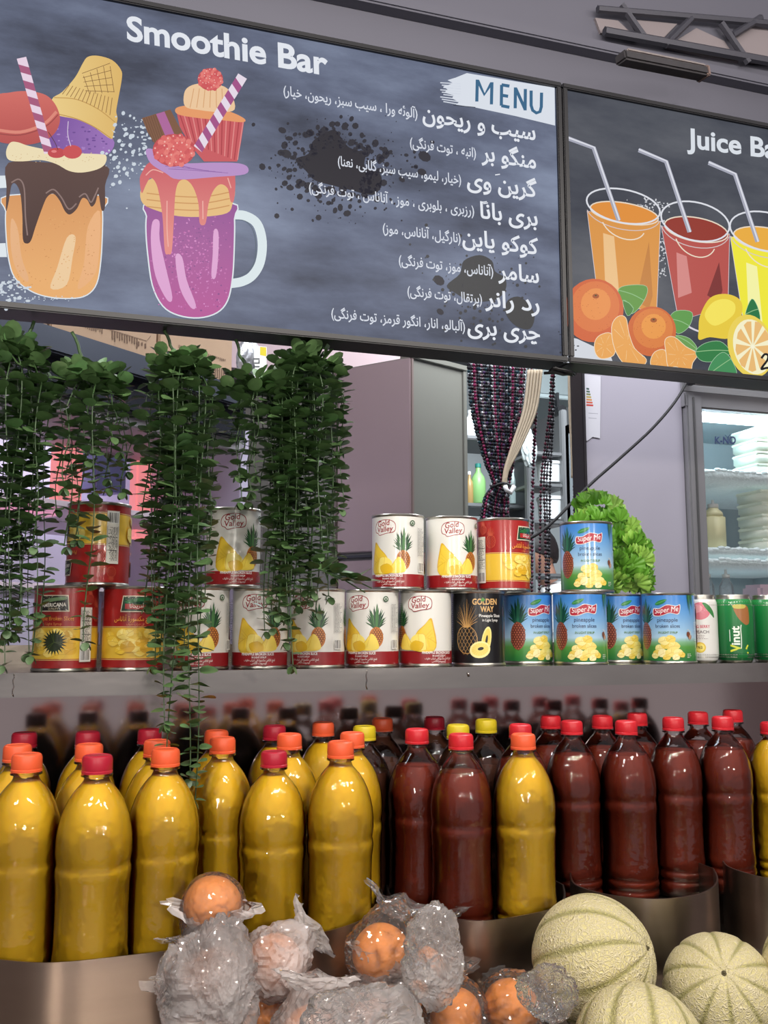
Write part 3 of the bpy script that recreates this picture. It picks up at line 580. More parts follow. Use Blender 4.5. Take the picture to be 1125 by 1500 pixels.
def gold_face(A, u, mirror_=False):
    s = -1 if mirror_ else 1
    # oval badge
    A.poly([(u - 17, 82), (u - 18, 90), (u - 14, 97), (u - 4, 100), (u + 8, 100), (u + 17, 96), (u + 19, 88), (u + 16, 81), (u + 4, 79), (u - 8, 76.5), (u - 12, 79.5)], DKR, 5)
    A.poly([(u - 16, 82.6), (u - 17, 90), (u - 13, 96.2), (u - 4, 99), (u + 8, 99), (u + 16, 95.3), (u + 18, 88), (u + 15, 81.9), (u + 4, 80), (u - 8, 77.6), (u - 11.3, 80.5)], (236, 236, 232), 5)
    A.text('Gold', (u - 12, 89.6), (9.5, 1.1), (.8, 12.0), DKR, .015, fitw=21, res=3); A.text('Valley', (u - 13.5, 81.2), (8, .5), (.8, 11.5), DKR, .015, fitw=28, res=3)
    # slices
    W = [(u - 24 * s, 23), (u - 20 * s, 60), (u - 16 * s, 67), (u - 8 * s, 58), (u + 4 * s, 46), (u + 10 * s, 30), (u + 6 * s, 22)]
    A.poly(W, (222, 176, 40), 4); A.poly([(a + 1.5 * s, b - 3) for a, b in W], (240, 206, 66), 4)
    for t in (.3, .5, .7): A.line([(u - 19 * s, 30 + 30 * t), (u - 6 * s, 26 + 16 * t)], .5, (222, 180, 50))
    if not mirror_: pine(A, u + 30, 24, 21, 30, 34)
    else: pine(A, u - 33, 24, 21, 32, 34)
    for q, c in [([(-22, 21), (-24, 30), (-12, 38), (-4, 32), (-8, 21)], 0), ([(-10, 21), (-8, 42), (2, 44), (12, 38), (16, 24), (8, 20)], 3), ([(8, 21), (12, 30), (22, 44), (30, 38), (34, 24), (24, 20)], 1), ([(-2, 20), (-6, 30), (6, 34), (14, 28), (12, 20)], 2)]:
        P = [(u + a * s, b) for a, b in q]; A.poly(P, YEL[c], 3); A.line(P[:3], .6, (214, 168, 40), 3)
        A.line([P[2], (u + (q[0][0] + q[-1][0]) / 2 * s, 24)], .5, (226, 186, 60))
def base_face(A, u):
    A.text('PINEAPPLE BROKEN SLICE', (u, 14.6), (3.6, 0), (0, 5), (246, 240, 236), .03, 'c', fitw=46); A.text('IN LIGHT SYRUP', (u + 2, 10.6), (2.4, 0), (0, 3.4), (246, 240, 236), .02, 'c', fitw=20)
    A.text(shape_fa('قطع اناناس مكسورة في شراب خفيف'), (u + 3, 6.4), (3, 0), (0, 4.6), (240, 226, 220), .01, 'c', fitw=44, res=2); A.text(shape_fa('كومپوت اناناس'), (u + 2, 2.4), (3, 0), (0, 4), (240, 226, 220), .01, 'c', fitw=22, res=2)
def label_gold():
    A = Art(2.2); sheet(A, lambda u, v: (228, 228, 222)); 
    A.layer += 1
    for i in range(44): rect(A, -HU + i * 6, -HU + i * 6 + 6, 0, 18.5, (150, 30, 34), keep=True)
    gold_face(A, 0); base_face(A, 6); gold_face(A, 122, True)
    base_face(A, 112) if 0 else base_face(A, -100)
    A.ell(44, 95, 4.2, 4.2, (60, 92, 62)); A.ell(44, 95, 2.6, 2.6, (214, 220, 212)); A.ell(44, 94.6, 1.5, 1.8, (70, 100, 70))
    smallprint(A, 54, 46, 88, 15, (150, 150, 150), 3, 2.0, (170, 170, 170)); barcode(A, 54, 22, 13, 14)
    smallprint(A, -66, 24, 94, 10, (120, 120, 120), 5, 3.4); smallprint(A, 82, 26, 90, 12, (140, 140, 140), 8, 3)
    smallprint(A, -98, 2, 14, 10, (235, 200, 200), 4, 3.2, (240, 220, 220)); smallprint(A, -62, 2, 12, 10, (235, 200, 200), 4, 3.2)
    return A
def label_super():
    A = Art(2.2)
    def bgc(u, v):
        if v > 34: return mixc((180, 212, 232), (62, 134, 212), (v - 34) / 66)
        if v > 27: return mixc((96, 160, 70), (168, 204, 228), (v - 27) / 7)
        return mixc((40, 116, 58), (96, 160, 70), v / 27)
    sheet(A, bgc)
    for u in (0, 122):
        pine(A, u - 36, 18, 25, 44, 40, (156, 84, 62), (96, 46, 40), (208, 140, 110), ((22, 84, 70), (44, 110, 84), (18, 66, 60)))
        A.poly([(u - 19, 73), (u - 18, 84), (u - 8, 84), (u + 4, 90), (u + 18, 88), (u + 25, 90), (u + 24, 78), (u + 20, 74), (u + 8, 76), (u - 4, 72), (u - 12, 71)], (226, 226, 226), 4)
        A.poly([(u - 17.6, 74), (u - 16.8, 83), (u - 8, 83), (u + 4, 89), (u + 18, 87), (u + 23.8, 88.8), (u + 23, 78.6), (u + 19, 75), (u + 8, 77), (u - 4, 73), (u - 12, 72)], (174, 34, 56), 4)
        A.text('Super Me', (u - 15.5, 75.6), (8, .9), (1.6, 12), (244, 240, 240), .0, fitw=37, res=4)
        A.poly([(u - 15, 91), (u - 10, 95.5), (u - 2, 98), (u + 4, 98), (u, 93), (u - 6, 90), (u - 12, 89)], (38, 128, 66), 4); A.line([(u - 14, 91), (u - 5, 94), (u + 3, 97.5)], .5, (130, 190, 110), 3)
        A.text('pineapple', (u + 4, 62.5), (6, 0), (0, 9), (54, 66, 100), .0, 'c', fitw=32, res=3); A.text('broken slices', (u + 4, 53), (6, 0), (0, 8.4), (54, 66, 100), .0, 'c', fitw=38, res=3)
        A.text('IN LIGHT SYRUP', (u + 4, 43.5), (4, 0), (.6, 5), (96, 132, 20), .01, 'c', fitw=30)
        chunks(A, [(u - 10, 20, 8), (u + 2, 26, 10), (u + 13, 24, 9), (u - 2, 32, 9), (u + 8, 35, 8), (u - 14, 12, 7), (u - 4, 12, 9), (u + 8, 13, 9), (u + 19, 13, 8), (u + 25, 10, 6), (u - 18, 8, 6), (u + 1, 6, 6), (u + 15, 6, 6)], 4, [(240, 220, 120), (246, 232, 150), (236, 208, 90), (250, 238, 176)])
        for k, L in enumerate((26, 34, 18, 24)): A.poly([(u + 37 + 3 * k, 105), (u + 40 + 3 * k, 105), (u + 40 + 3 * k, 105 - L)], ((40, 96, 60), (70, 130, 70))[k % 2])
        A.ell(u + 38, 42, 3.4, 5, (120, 70, 50), 20); A.ell(u + 41, 38, 3, 4, (166, 110, 70), -20); A.line([(u + 36, 50), (u + 42, 46), (u + 40, 34)], 1, (214, 210, 200), 3)
        smallprint(A, u + 52, 30, 62, 9, (214, 224, 232), 6, 2.6); smallprint(A, u + 34, 5, 12, 8, (220, 226, 210), 5, 2.6)
    return A
def label_red():
    A = Art(2.2); sheet(A, lambda u, v: (164, 34, 32))
    for u in range(-HU, HU, 6): rect(A, u, u + 6, 12, 53, (230, 190, 60), keep=u > -HU)
    for v in (10.2, 53.8):
        A.layer += 1
        for u in range(-HU, HU, 6): rect(A, u, u + 6, v, v + .9, (222, 196, 120), keep=True)
    for u in (0, 122):
        rr = random.Random(u); chunks(A, [(u + rr.uniform(-36, 34), rr.uniform(18, 46), rr.uniform(6, 11)) for _ in range(26)], 5, [(238, 200, 60), (246, 214, 90), (226, 178, 40), (250, 226, 120)])
        for k in range(22): a = 2 * PI * k / 22; A.poly([(u + 4 + 9 * cos(a - .2), 34 + 9 * sin(a - .2)), (u + 4 + 17 * cos(a), 34 + 18 * sin(a)), (u + 4 + 9 * cos(a + .2), 34 + 9 * sin(a + .2))], (30, 44, 24), keep=bool(k)) if u == 0 else None
        if u == 0: A.ell(u + 4, 34, 11, 12, (38, 52, 28)); [A.line([(u + 4, 34), (u + 4 + 11 * cos(k), 34 + 12 * sin(k))], .6, (76, 96, 44), keep=k > 0) for k in range(0, 12, 2)]
        A.poly([(u - 20, 74), (u + 22, 74), (u + 20, 96), (u - 17, 96)], (226, 214, 190), 0); A.poly([(u - 18.6, 75.4), (u + 20.6, 75.4), (u + 18.8, 94.6), (u - 16, 94.6)], (20, 66, 44) if u else (24, 26, 22)); 
        A.poly([(u - 15, 88), (u - 2, 92), (u + 16, 93.5), (u + 17, 90), (u + 4, 88), (u - 8, 86)], (40, 112, 60) if u else (120, 150, 110), 3)
        if u == 0:
            A.text('AMERICANA', (u + 1, 80.5), (5, .2), (0, 7), (236, 232, 222), .02, 'c', fitw=33); A.text('QUALITY', (u + 1, 76.6), (3, 0), (0, 3.6), (222, 210, 180), .01, 'c', fitw=14)
            A.text('Pineapple Broken Slices', (u, 62.5), (5, 0), (0, 7.5), (232, 150, 60), .01, 'c', fitw=56); A.text('in Light Syrup', (u, 56.6), (4, 0), (0, 4.6), (226, 150, 90), .0, 'c', fitw=26)
        else:
            A.poly([(u - 14, 78), (u + 17, 77), (u + 17, 84), (u - 14, 85)], (176, 40, 40)); A.text(shape_fa('أمريكانا'), (u + 1, 79.8), (5, 0), (0, 7), (240, 236, 226), .01, 'c', fitw=18)
            A.text(shape_fa('شرائح مكسورة أناناس'), (u, 62), (5, 0), (0, 9), (240, 170, 70), .012, 'c', fitw=56); A.text(shape_fa('في شراب خفيف'), (u, 56.4), (4, 0), (0, 5), (226, 150, 90), .0, 'c', fitw=22)
    for u in (50, -74):
        pine(A, u + 12, 62, 15, 20, 14, outline=(196, 84, 60)); pine(A, u - 1, 84, 12, 14, 8, outline=(190, 78, 58))
    for u in (34, -86):
        rect(A, u + 2, u + 19, 8, 80, (226, 224, 214)); smallprint(A, u + 4, 30, 76, 13, (70, 66, 62), 3, 1.7, (90, 86, 80)); barcode(A, u + 3, 9, 15, 16)
        A.line([(u + 4, 62), (u + 18, 62)], .7, (60, 60, 60)); A.line([(u + 4, 44), (u + 18, 44)], .7, (60, 60, 60))
    return A
def label_black():
    A = Art(2.2); sheet(A, lambda u, v: (16, 17, 20)); GO = (202, 156, 92)
    for u in (0, 122):
        pine(A, u - 14, 14, 34, 42, 40, outline=GO)
        A.text('GOLDEN', (u - 4, 88), (10, 0), (0, 12.5), (214, 172, 110), .03, fitw=40); A.text('WAY', (u + 8, 77), (9, 0), (0, 12), (214, 172, 110), .03, fitw=22); A.poly([(u + 8, 94), (u + 12, 99), (u + 16, 95), (u + 12, 92)], (80, 140, 60))
        A.text('Pineapple Slices', (u + 6, 69), (5, 0), (0, 6.4), (240, 240, 236), .01, fitw=36); A.text('in Light Syrup', (u + 11, 62.5), (4, 0), (0, 5.6), (240, 240, 236), .01, fitw=26)
        A.ell(u + 17, 34, 7.5, 21, (246, 232, 150), -10); A.ell(u + 17, 34, 5.8, 18, (238, 214, 100), -10); A.ell(u + 17, 34, 1.8, 8, (30, 28, 20), -10)
        A.ell(u + 7, 20, 16, 12.5, (248, 236, 160), 12); A.ell(u + 7, 20.5, 13, 9.6, (242, 222, 118), 12); A.ell(u + 8, 21.5, 4.6, 2.4, (30, 28, 20), 12)
        for k in range(18): a = 2 * PI * k / 18; A.line([(u + 7 + 6 * cos(a), 20.8 + 4.4 * sin(a)), (u + 7 + 12 * cos(a), 20.5 + 9 * sin(a))], .4, (222, 194, 84), keep=bool(k))
    return A
LB = {}
def make_tin(kind, label):
    t = thing('fruit_tin', label, 'tin', group='fruit tins on the steel shelf'); R = {'red': .0419, 'black': .0415, 'gold': .0396}.get(kind, .042)
    can_shell(t, R, CH)
    fn = {'gold': label_gold, 'super': label_super, 'red': label_red, 'black': label_black}[kind]
    o = fn().build('paper_label', wrap(R, CH, 0), print_can, t); return t, R
T = {}
CY = 1.338
def tin_at(kind, px, tier, u, label, dy=0, flip=False, rot=0, row_px=None):
    """px = photo column of the axis at the tin's middle, u = label millimetre that faces the camera"""
    z = SZ + .0004 + tier * (CH + .0003); y = CY + dy; p = at(px, 925 if tier == 0 else 810, y)
    if kind not in T: T[kind] = make_tin(kind, label); t, R = T[kind]
    else: t, R = T[kind]; t = dup(t, label=label)
    face = math.atan2(-p.y, -p.x) + PI / 2            # turn towards the aisle
    if flip: t.rotation_euler = (PI, 0, face - u / 1000 / R * -1); t.location = (p.x, p.y, z + CH)
    else: t.rotation_euler = (0, 0, face - u / 1000 / R); t.location = (p.x, p.y, z)
    return t
tin_at('red', 99, 0, 18, 'red pineapple chunks tin with dark badge, leftmost in the bottom row')
tin_at('red', 193, 0, 120, 'red pineapple tin with green badge, second from left in the bottom row, behind vine')
tin_at('red', 144, 1, 74, 'red pineapple tin standing upside down on top of the two red tins', flip=True)
tin_at('gold', 298, 0, 14, 'white pineapple tin partly behind the long hanging vine, first white one in the bottom row')
tin_at('gold', 377, 0, 9, 'white pineapple tin, second white one in the bottom row, its whole front showing')
tin_at('gold', 468, 0, 29, 'white pineapple tin in bottom row with barcode showing, right of the low vine strand')
tin_at('gold', 545, 0, 24, 'dented white pineapple tin in bottom row under the left end of the upper trio', dy=.002)
tin_at('gold', 621, 0, 131, 'white pineapple tin with small print down its right side, beside the black tin')
tin_at('black', 700, 0, 4, 'black tin with gold pineapple line drawing and yellow slices')
tin_at('super', 775, 0, -22, 'blue and green pineapple tin directly right of the black tin', dy=.042)
tin_at('super', 846, 0, -3, 'blue and green pineapple tin in the bottom row under the single upper blue tin', dy=-.008)
tin_at('super', 915, 0, -22, 'blue and green pineapple tin, third blue one from the black tin in the bottom row', dy=.042)
tin_at('super', 975, 0, 6, 'blue and green pineapple tin standing beside the pink and white drink can', dy=-.008)
tin_at('gold', 341, 1, 0, 'white pineapple tin alone in the upper row left of the cupboard')
tin_at('gold', 583, 1, 22, 'white pineapple tin, left one of the upper trio in front of the brown cupboard')
tin_at('gold', 662, 1, -2, 'white pineapple tin, middle one of the upper trio in front of the brown cupboard')
tin_at('red', 736, 1, 80, 'red pineapple tin, right one of the upper trio in front of the cupboard')
tin_at('super', 859, 1, -2, 'blue and green pineapple tin alone in the upper row in front of the lettuce')
# drink cans
def drink_can(px, dy, name, label, A, R=.0265, H=.112, u=0, metal=(190, 190, 188)):
    p = at(px, 925, CY + dy); t = thing(name, label, 'can', (p.x, p.y, SZ), math.atan2(-p.y, -p.x) + PI / 2 - u / 1000 / R, 'drink cans at the shelf end')
    prof = [(R * .7, .003), (R * .78, 0), (R * .84, .001), (R * .97, .009), (R, .013), (R, H * .5), (R, H - .017), (R * .97, H - .012), (R * .86, H - .004), (R * .88, H - .001), (R * .86, H), (R * .8, H - .001), (R * .78, H - .005), (.001, H - .005)]
    weld_smooth(MB().lathe(prof, 44).build('can_body', tin, t), 50)
    m = MB(); m.ball((0, -.006, H - .0035), (.006, .010, .0008), 10, 4); m.build('pull_tab', tin, t, True)
    def sleeve(u, v, l):
        z = .004 + v * (H - .0115) / 104; rr = R
        for (ra, za), (rb, zb) in zip(prof[1:8], prof[2:9]):
            if za <= z <= zb: rr = ra + (rb - ra) * (z - za) / max(1e-6, zb - za)
        rr += .00008 + l * 1.5e-5; a = -PI / 2 + u / 1000 / R; return (rr * cos(a), rr * sin(a), z)
    A.build('printed_sleeve', sleeve, print_can, t)
HUd = 83
def dsheet(A, col):
    A.layer += 1; nu = 84
    for i in range(nu):
        for j in range(26): n = len(A.v); u0, u1 = -HUd + 2 * HUd * i / nu, -HUd + 2 * HUd * (i + 1) / nu; A.v += [(u0, 4 * j, A.layer), (u1, 4 * j, A.layer), (u1, 4 * j + 4, A.layer), (u0, 4 * j + 4, A.layer)]; A.f.append((n, n + 1, n + 2, n + 3)); A.c.append(col)
A = Art(2.0); dsheet(A, lambda u, v: (222, 222, 218)); A.ell(-2, 84, 17, 15, (214, 120, 134), 10); A.ell(-7, 88, 9, 7, (232, 160, 168), 10); A.poly([(2, 98), (10, 96), (20, 84), (22, 72), (14, 80), (6, 90)], (60, 130, 70), 4)
A.text('BIG BERRY', (0, 55), (5, 0), (0, 7), (196, 60, 84), .02, 'c', fitw=26); A.text('PEACH', (0, 46), (5, 0), (0, 7), (70, 60, 64), .01, 'c', fitw=22); smallprint(A, -9, 36, 43, 18, (150, 140, 140), 3, 2.6); A.ell(-4, 22, 9, 9, (222, 190, 50)); A.ell(-4, 22, 7, 7, (240, 220, 110)); A.text('N.2', (-4, 20), (4, 0), (0, 6), (50, 40, 20), .02, 'c', fitw=7)
drink_can(1026, -.012, 'drink_can', 'white drink can with pink peach print beside the last blue tin', A, R=.0255)
def green_art(name, u0):
    A = Art(2.0); dsheet(A, lambda u, v: mixc((10, 92, 46), (28, 128, 62), v / 100))
    A.text(name, (u0 + 10, 26), (0, 13), (-19, 0), (226, 238, 226), .03, fitw=32); A.text('V', (u0 + 11, 14), (0, 17), (-22, 0), (206, 214, 60), .04, fitw=13); A.line([(u0 + 12, 20), (u0 + 13, 34), (u0 + 12.5, 52), (u0 + 13.5, 60)], 1.3, (226, 238, 226), 4); A.line([(u0 - 5, 32), (u0 - 5, 52)], 1.1, (226, 238, 226))
    A.poly([(u0 + 4, 90), (u0 + 26, 92), (u0 + 29, 66), (u0 + 22, 60), (u0 + 12, 68), (u0 + 5, 80)], (160, 104, 56), 4); A.poly([(u0 + 2, 94), (u0 + 22, 94), (u0 + 20, 88), (u0 + 4, 88)], (196, 186, 90), 3); A.line([(u0 + 24, 12), (u0 + 20, 18), (u0 + 24, 26)], 2.6, (206, 214, 60), 4)
    for v in (3, 12): A.ell(u0 + 14, v + 4, 10, 4, (20, 110, 52))
    smallprint(A, u0 - 42, 24, 80, 12, (190, 214, 190), 3, 3); barcode(A, u0 - 42, 6, 12, 14); return A
drink_can(1072, -.02, 'drink_can', 'green drink can lettered sideways in white and yellow, brown fruit at its top', green_art('inut', 0), R=.031, H=.1125, u=2)
drink_can(1128, -.02, 'drink_can', 'green drink can cut by the right edge of the photo', green_art('inut', 40), R=.031, H=.1125, u=-10)

bpy.context.view_layer.update()
if True:   # tins touch but never cross
    tins = [o for o in COL.objects if o.name.startswith(('fruit_tin', 'drink_can'))]
    RAD = {o.name: max(abs(v.co.x) for v in o.children[0].data.vertices) + .0003 for o in tins}
    rad = lambda o: RAD[o.name]; UPS = {o.name: o.rotation_euler.x > 1 for o in tins}
    for it in range(30):
        for i, a in enumerate(tins):
            for b in tins[i + 1:]:
                if UPS[a.name] or UPS[b.name] or abs(a.location.z - b.location.z) > .05: continue
                d = b.location - a.location; d.z = 0; gap = rad(a) + rad(b) - d.length
                if gap > 0: n = d.normalized() * gap / 2; a.location -= n; b.location += n
# ------------------------------------------------------------------ counter, trays
CZ = 1.055
tray_steel = mat('tray_steel', (168, 154, 143), .28, 1, .2, 12, .03, 20, stretch=(.3, .3, 2))
deck = thing('display_counter', 'dark stainless counter deck in front of and under the bottle trays', 'counter')
MB().rbox(-1.1, 1.9, 1.035, 1.62, 1.02, CZ, .004).build('counter_top', steel, deck)
MB().box(-1.1, 1.9, .60, 1.62, .90, .955).build('lower_ledge', steel, deck)
MB().box(-1.1, 1.9, .62, 1.60, 0, .90).build('counter_body', mat('counter_paint', (70, 68, 70), .4, .3), deck)
RZ = 1.153; FZ = 1.10
def tray(front, label, zr=RZ, back=1.42):
    P = [onz(x, y, zr) for x, y in front]; P = [(p.x, p.y) for p in P]
    xs0, xs1 = P[0][0], P[-1][0]; P = catmull(P, 5, False)
    Q = P + [(xs1, back), (xs0, back)]
    t = thing('bottle_tray', label, 'tray', (0, 0, 0), group='curved steel bottle trays'); n = len(Q); th = .0016
    m = MB(); c = (sum(p[0] for p in Q) / n, sum(p[1] for p in Q) / n)
    def inn(p, d): v = Vector((c[0] - p[0], c[1] - p[1])).normalized(); return (p[0] + v.x * d, p[1] + v.y * d)
    v = []
    for p in Q: i = inn(p, th * 1.5); v += [(p[0], p[1], CZ), (p[0], p[1], zr), (i[0], i[1], zr), (i[0], i[1], CZ)]
    f = []
    for k in range(n):
        a, b = 4 * k, 4 * ((k + 1) % n)
        for j in range(3): f.append((a + j, b + j, b + j + 1, a + j + 1))
    weld_smooth(mk('tray_wall', v, f, tray_steel, t), 30)
    Z = [inn(p, .004) for p in Q]; mk('tray_base', [(a, b, FZ - .001) for a, b in Z], [tuple(range(n))], steel, t)
    return t
tray([(-170, 1372), (-60, 1398), (0, 1406), (80, 1410), (200, 1398), (320, 1384), (450, 1370), (520, 1352), (556, 1332), (562, 1318), (560, 1304)], 'leftmost curved steel tray, holding the yellow juice bottles', 1.166)
tray([(566, 1296), (572, 1312), (600, 1328), (640, 1341), (700, 1349), (760, 1342), (812, 1330), (828, 1314), (826, 1296)], 'curved steel tray behind the bagged oranges, holding two red bottles and a yellow one')
tray([(834, 1272), (838, 1292), (860, 1303), (900, 1312), (960, 1317), (1020, 1311), (1046, 1299), (1052, 1286), (1046, 1272)], 'curved steel tray behind the largest melon, holding three dark red bottles')
tray([(1056, 1256), (1064, 1268), (1090, 1278), (1125, 1286), (1190, 1290), (1260, 1284), (1300, 1270), (1306, 1250)], 'rightmost curved steel tray, cut by the edge of the photo')

# ------------------------------------------------------------------ juice bottles
def liquid(name, col, deep, tl, sss=.25):
    m = bpy.data.materials.new(name); m.use_nodes = True; nt = m.node_tree; p = nt.nodes['Principled BSDF']
    tc = nt.nodes.new('ShaderNodeTexCoord'); mp = nt.nodes.new('ShaderNodeMapping'); mp.inputs['Scale'].default_value = (30, 30, 6); nt.links.new(tc.outputs['Object'], mp.inputs[0])
    n = nt.nodes.new('ShaderNodeTexNoise'); n.inputs['Scale'].default_value = 1; n.inputs['Detail'].default_value = 3; nt.links.new(mp.outputs[0], n.inputs[0])
    mx = nt.nodes.new('ShaderNodeMix'); mx.data_type = 'RGBA'; mx.inputs[6].default_value = (*lin(deep), 1); mx.inputs[7].default_value = (*lin(col), 1)
    nt.links.new(n.outputs[0], mx.inputs[0]); nt.links.new(mx.outputs[2], p.inputs['Base Color']); p.inputs['Roughness'].default_value = .6
    p.inputs['Subsurface Weight'].default_value = sss; p.inputs['Subsurface Radius'].default_value = (.03, .015, .003); p.inputs['Subsurface Scale'].default_value = .8
    p.inputs['Specular IOR Level'].default_value = .25
    return m
Jy = liquid('mango_juice', (252, 202, 38), (246, 184, 24), 0, .12); Jr = liquid('pomegranate_juice', (142, 48, 18), (94, 22, 7), 0, .1); Jd = liquid('dark_cola_juice', (92, 52, 32), (66, 30, 20), 0, .1)
pet = film('pet_bottle', (1, 1, 1), 0, .03, .22, 42, 1.5, 1.4)
cap_m = {'o': mat('orange_cap', (236, 96, 56), .38), 'r': mat('red_cap', (206, 38, 48), .35), 'd': mat('crimson_cap', (176, 30, 52), .35), 'y': mat('yellow_cap', (214, 190, 36), .38)}
BP = [(.004, .006), (.020, .004), (.030, .0), (.0365, .003), (.0395, .010), (.0402, .018), (.0395, .0235), (.0382, .026), (.0395, .0285), (.0402, .033), (.0395, .0375), (.0384, .040), (.0395, .0425), (.0400, .047), (.0398, .054), (.0388, .060), (.0386, .10), (.0388, .128), (.0398, .134), (.0402, .140), (.0398, .1455), (.0388, .149), (.0396, .153), (.0404, .160), (.0403, .172), (.0392, .184), (.0366, .196), (.0328, .207), (.0284, .216), (.0236, .223), (.0190, .2285), (.0152, .2325), (.0136, .236), (.0132, .2395)]
def fl(a, z): return 1 - (.016 * (abs(cos(a * 5)) ** .7) if .062 < z < .126 else 0)
def rz_at(z):
    for (r0, z0), (r1, z1) in zip(BP, BP[1:]):
        if z0 <= z <= z1: return r0 + (r1 - r0) * (z - z0) / max(1e-6, z1 - z0)
def bottle_mesh():
    m = MB(); m.lathe(BP, 40, flute=fl, caps=False); m.lathe([(.0132, .2395), (.0168, .2396), (.0168, .2412), (.0132, .2414), (.0130, .2440)], 24, caps=False); return m
def juice_mesh(level):
    prof = [(max(.001, r - .0010), z + .0006) for r, z in BP if z < level - .002 and not (r < .03 and z < .002)]; r = rz_at(level) - .001; prof += [(r, level), (r * .5, level + .0002), (.0005, level + .0002)]
    return MB().lathe(prof, 40, flute=fl)
def cap_mesh():
    n = 48; kn = lambda a, z: 1 + (.022 if int(round(a / (2 * PI) * n)) % 2 else 0) * (1 if .246 < z < .2585 else 0)
    return MB().lathe([(.0135, .2425), (.0164, .2425), (.0166, .2450), (.0158, .2458), (.0160, .2468), (.0158, .2580), (.0150, .2606), (.0132, .2618), (.0128, .2612), (.001, .2612)], n, flute=kn)
PB = {}
def bottle(px, py, cap, ju, label, group, ymin=None, lvl=None, tilt=0, zs=1):
    p = onz(px, py, FZ + .2615)
    if ymin: r_ = ray(px, py); p = EYE + r_ * (ymin / r_.y)
    key = (cap, ju, lvl)
    if key not in PB:
        t = thing('juice_bottle', label, 'bottle', group=group)
        o = PB.get('shell'); 
        if o is None: o = weld_smooth(bottle_mesh().build('bottle_shell', pet, t), 60); PB['shell'] = o
        else: c = o.copy(); COL.objects.link(c); c.parent = t
        k = ('j', ju, lvl)
        if k not in PB: PB[k] = weld_smooth(juice_mesh(lvl or {'y': .232, 'r': .214, 'k': .200}[ju]).build('juice', {'y': Jy, 'r': Jr, 'k': Jd}[ju], t), 60)
        else: c = PB[k].copy(); COL.objects.link(c); c.parent = t
        k = ('c', cap)
        if k not in PB: PB[k] = weld_smooth(cap_mesh().build('screw_cap', cap_m[cap], t), 35)
        else: c = PB[k].copy(); COL.objects.link(c); c.parent = t
        PB[key] = t
    else: t = dup(PB[key], label=label, group=group)
    t.location = (p.x, p.y, FZ); t.scale = (1, 1, zs); t.rotation_euler = (tilt, tilt * .6, random.uniform(0, 6)); return t
GY = 'front row of yellow juice bottles'; GYb = 'yellow juice bottles standing further back'; GR = 'red juice bottles in front'; GRb = 'dark bottles standing back under the shelf'
bottle(40, 1104, 'o', 'y', 'yellow juice bottle with orange cap, front row, leftmost', GY)
bottle(143, 1106, 'd', 'y', 'yellow juice bottle with crimson cap between two orange capped ones at the left', GY)
bottle(230, 1098, 'o', 'y', 'yellow juice bottle with orange cap, front row, left of the hanging vine tips', GY)
bottle(342, 1082, 'o', 'y', 'yellow juice bottle with orange cap just right of the hanging vine tips', GY)
bottle(408, 1086, 'd', 'y', 'yellow juice bottle with crimson cap behind the bagged oranges', GY, zs=.955)
bottle(499, 1086, 'o', 'y', 'yellow juice bottle with orange cap, last yellow one of the left tray', GY)
bottle(766, 1075, 'o', 'y', 'yellow juice bottle with orange cap among the red juice bottles', GY)
bottle(1128, 1046, 'r', 'y', 'yellow juice bottle with red cap cut by the right edge of the photo', GY, zs=.95)
bottle(26, 1091, 'o', 'y', 'orange capped yellow bottle half hidden behind the leftmost front bottle', GYb)
bottle(131, 1090, 'o', 'y', 'orange capped yellow bottle half hidden behind the crimson capped one at the left', GYb)
bottle(240, 1084, 'o', 'y', 'orange capped yellow bottle behind the front one left of the vine tips', GYb)
bottle(424, 1075, 'o', 'y', 'orange capped yellow bottle behind the crimson capped one in the middle', GYb)
bottle(516, 1073, 'o', 'y', 'orange capped yellow bottle behind the last yellow front bottle', GYb)
bottle(613, 1068, 'r', 'r', 'red juice bottle with red cap, leftmost of the red ones', GR)
bottle(691, 1075, 'r', 'r', 'red juice bottle with red cap directly left of the lone yellow one', GR)
bottle(846, 1056, 'r', 'r', 'red juice bottle with red cap, left one of the three in the third tray', GR)
bottle(917, 1056, 'r', 'r', 'red juice bottle with red cap, middle one of the three in the third tray', GR)
bottle(988, 1051, 'r', 'r', 'red juice bottle with red cap, right one of the three in the third tray', GR)
bottle(1058, 1050, 'r', 'r', 'red juice bottle with red cap in the rightmost tray', GR)
bottle(762, 1061, 'r', 'r', 'red capped red juice bottle behind the lone yellow one', GRb)
bottle(577, 1066, 'y', 'k', 'yellow capped dark bottle left of the leftmost red juice bottle', GRb)
bottle(648, 1064, 'y', 'k', 'yellow capped dark bottle between the first two red juice bottles', GRb)
bottle(721, 1061, 'y', 'k', 'yellow capped dark bottle behind the red one beside the lone yellow bottle', GRb)
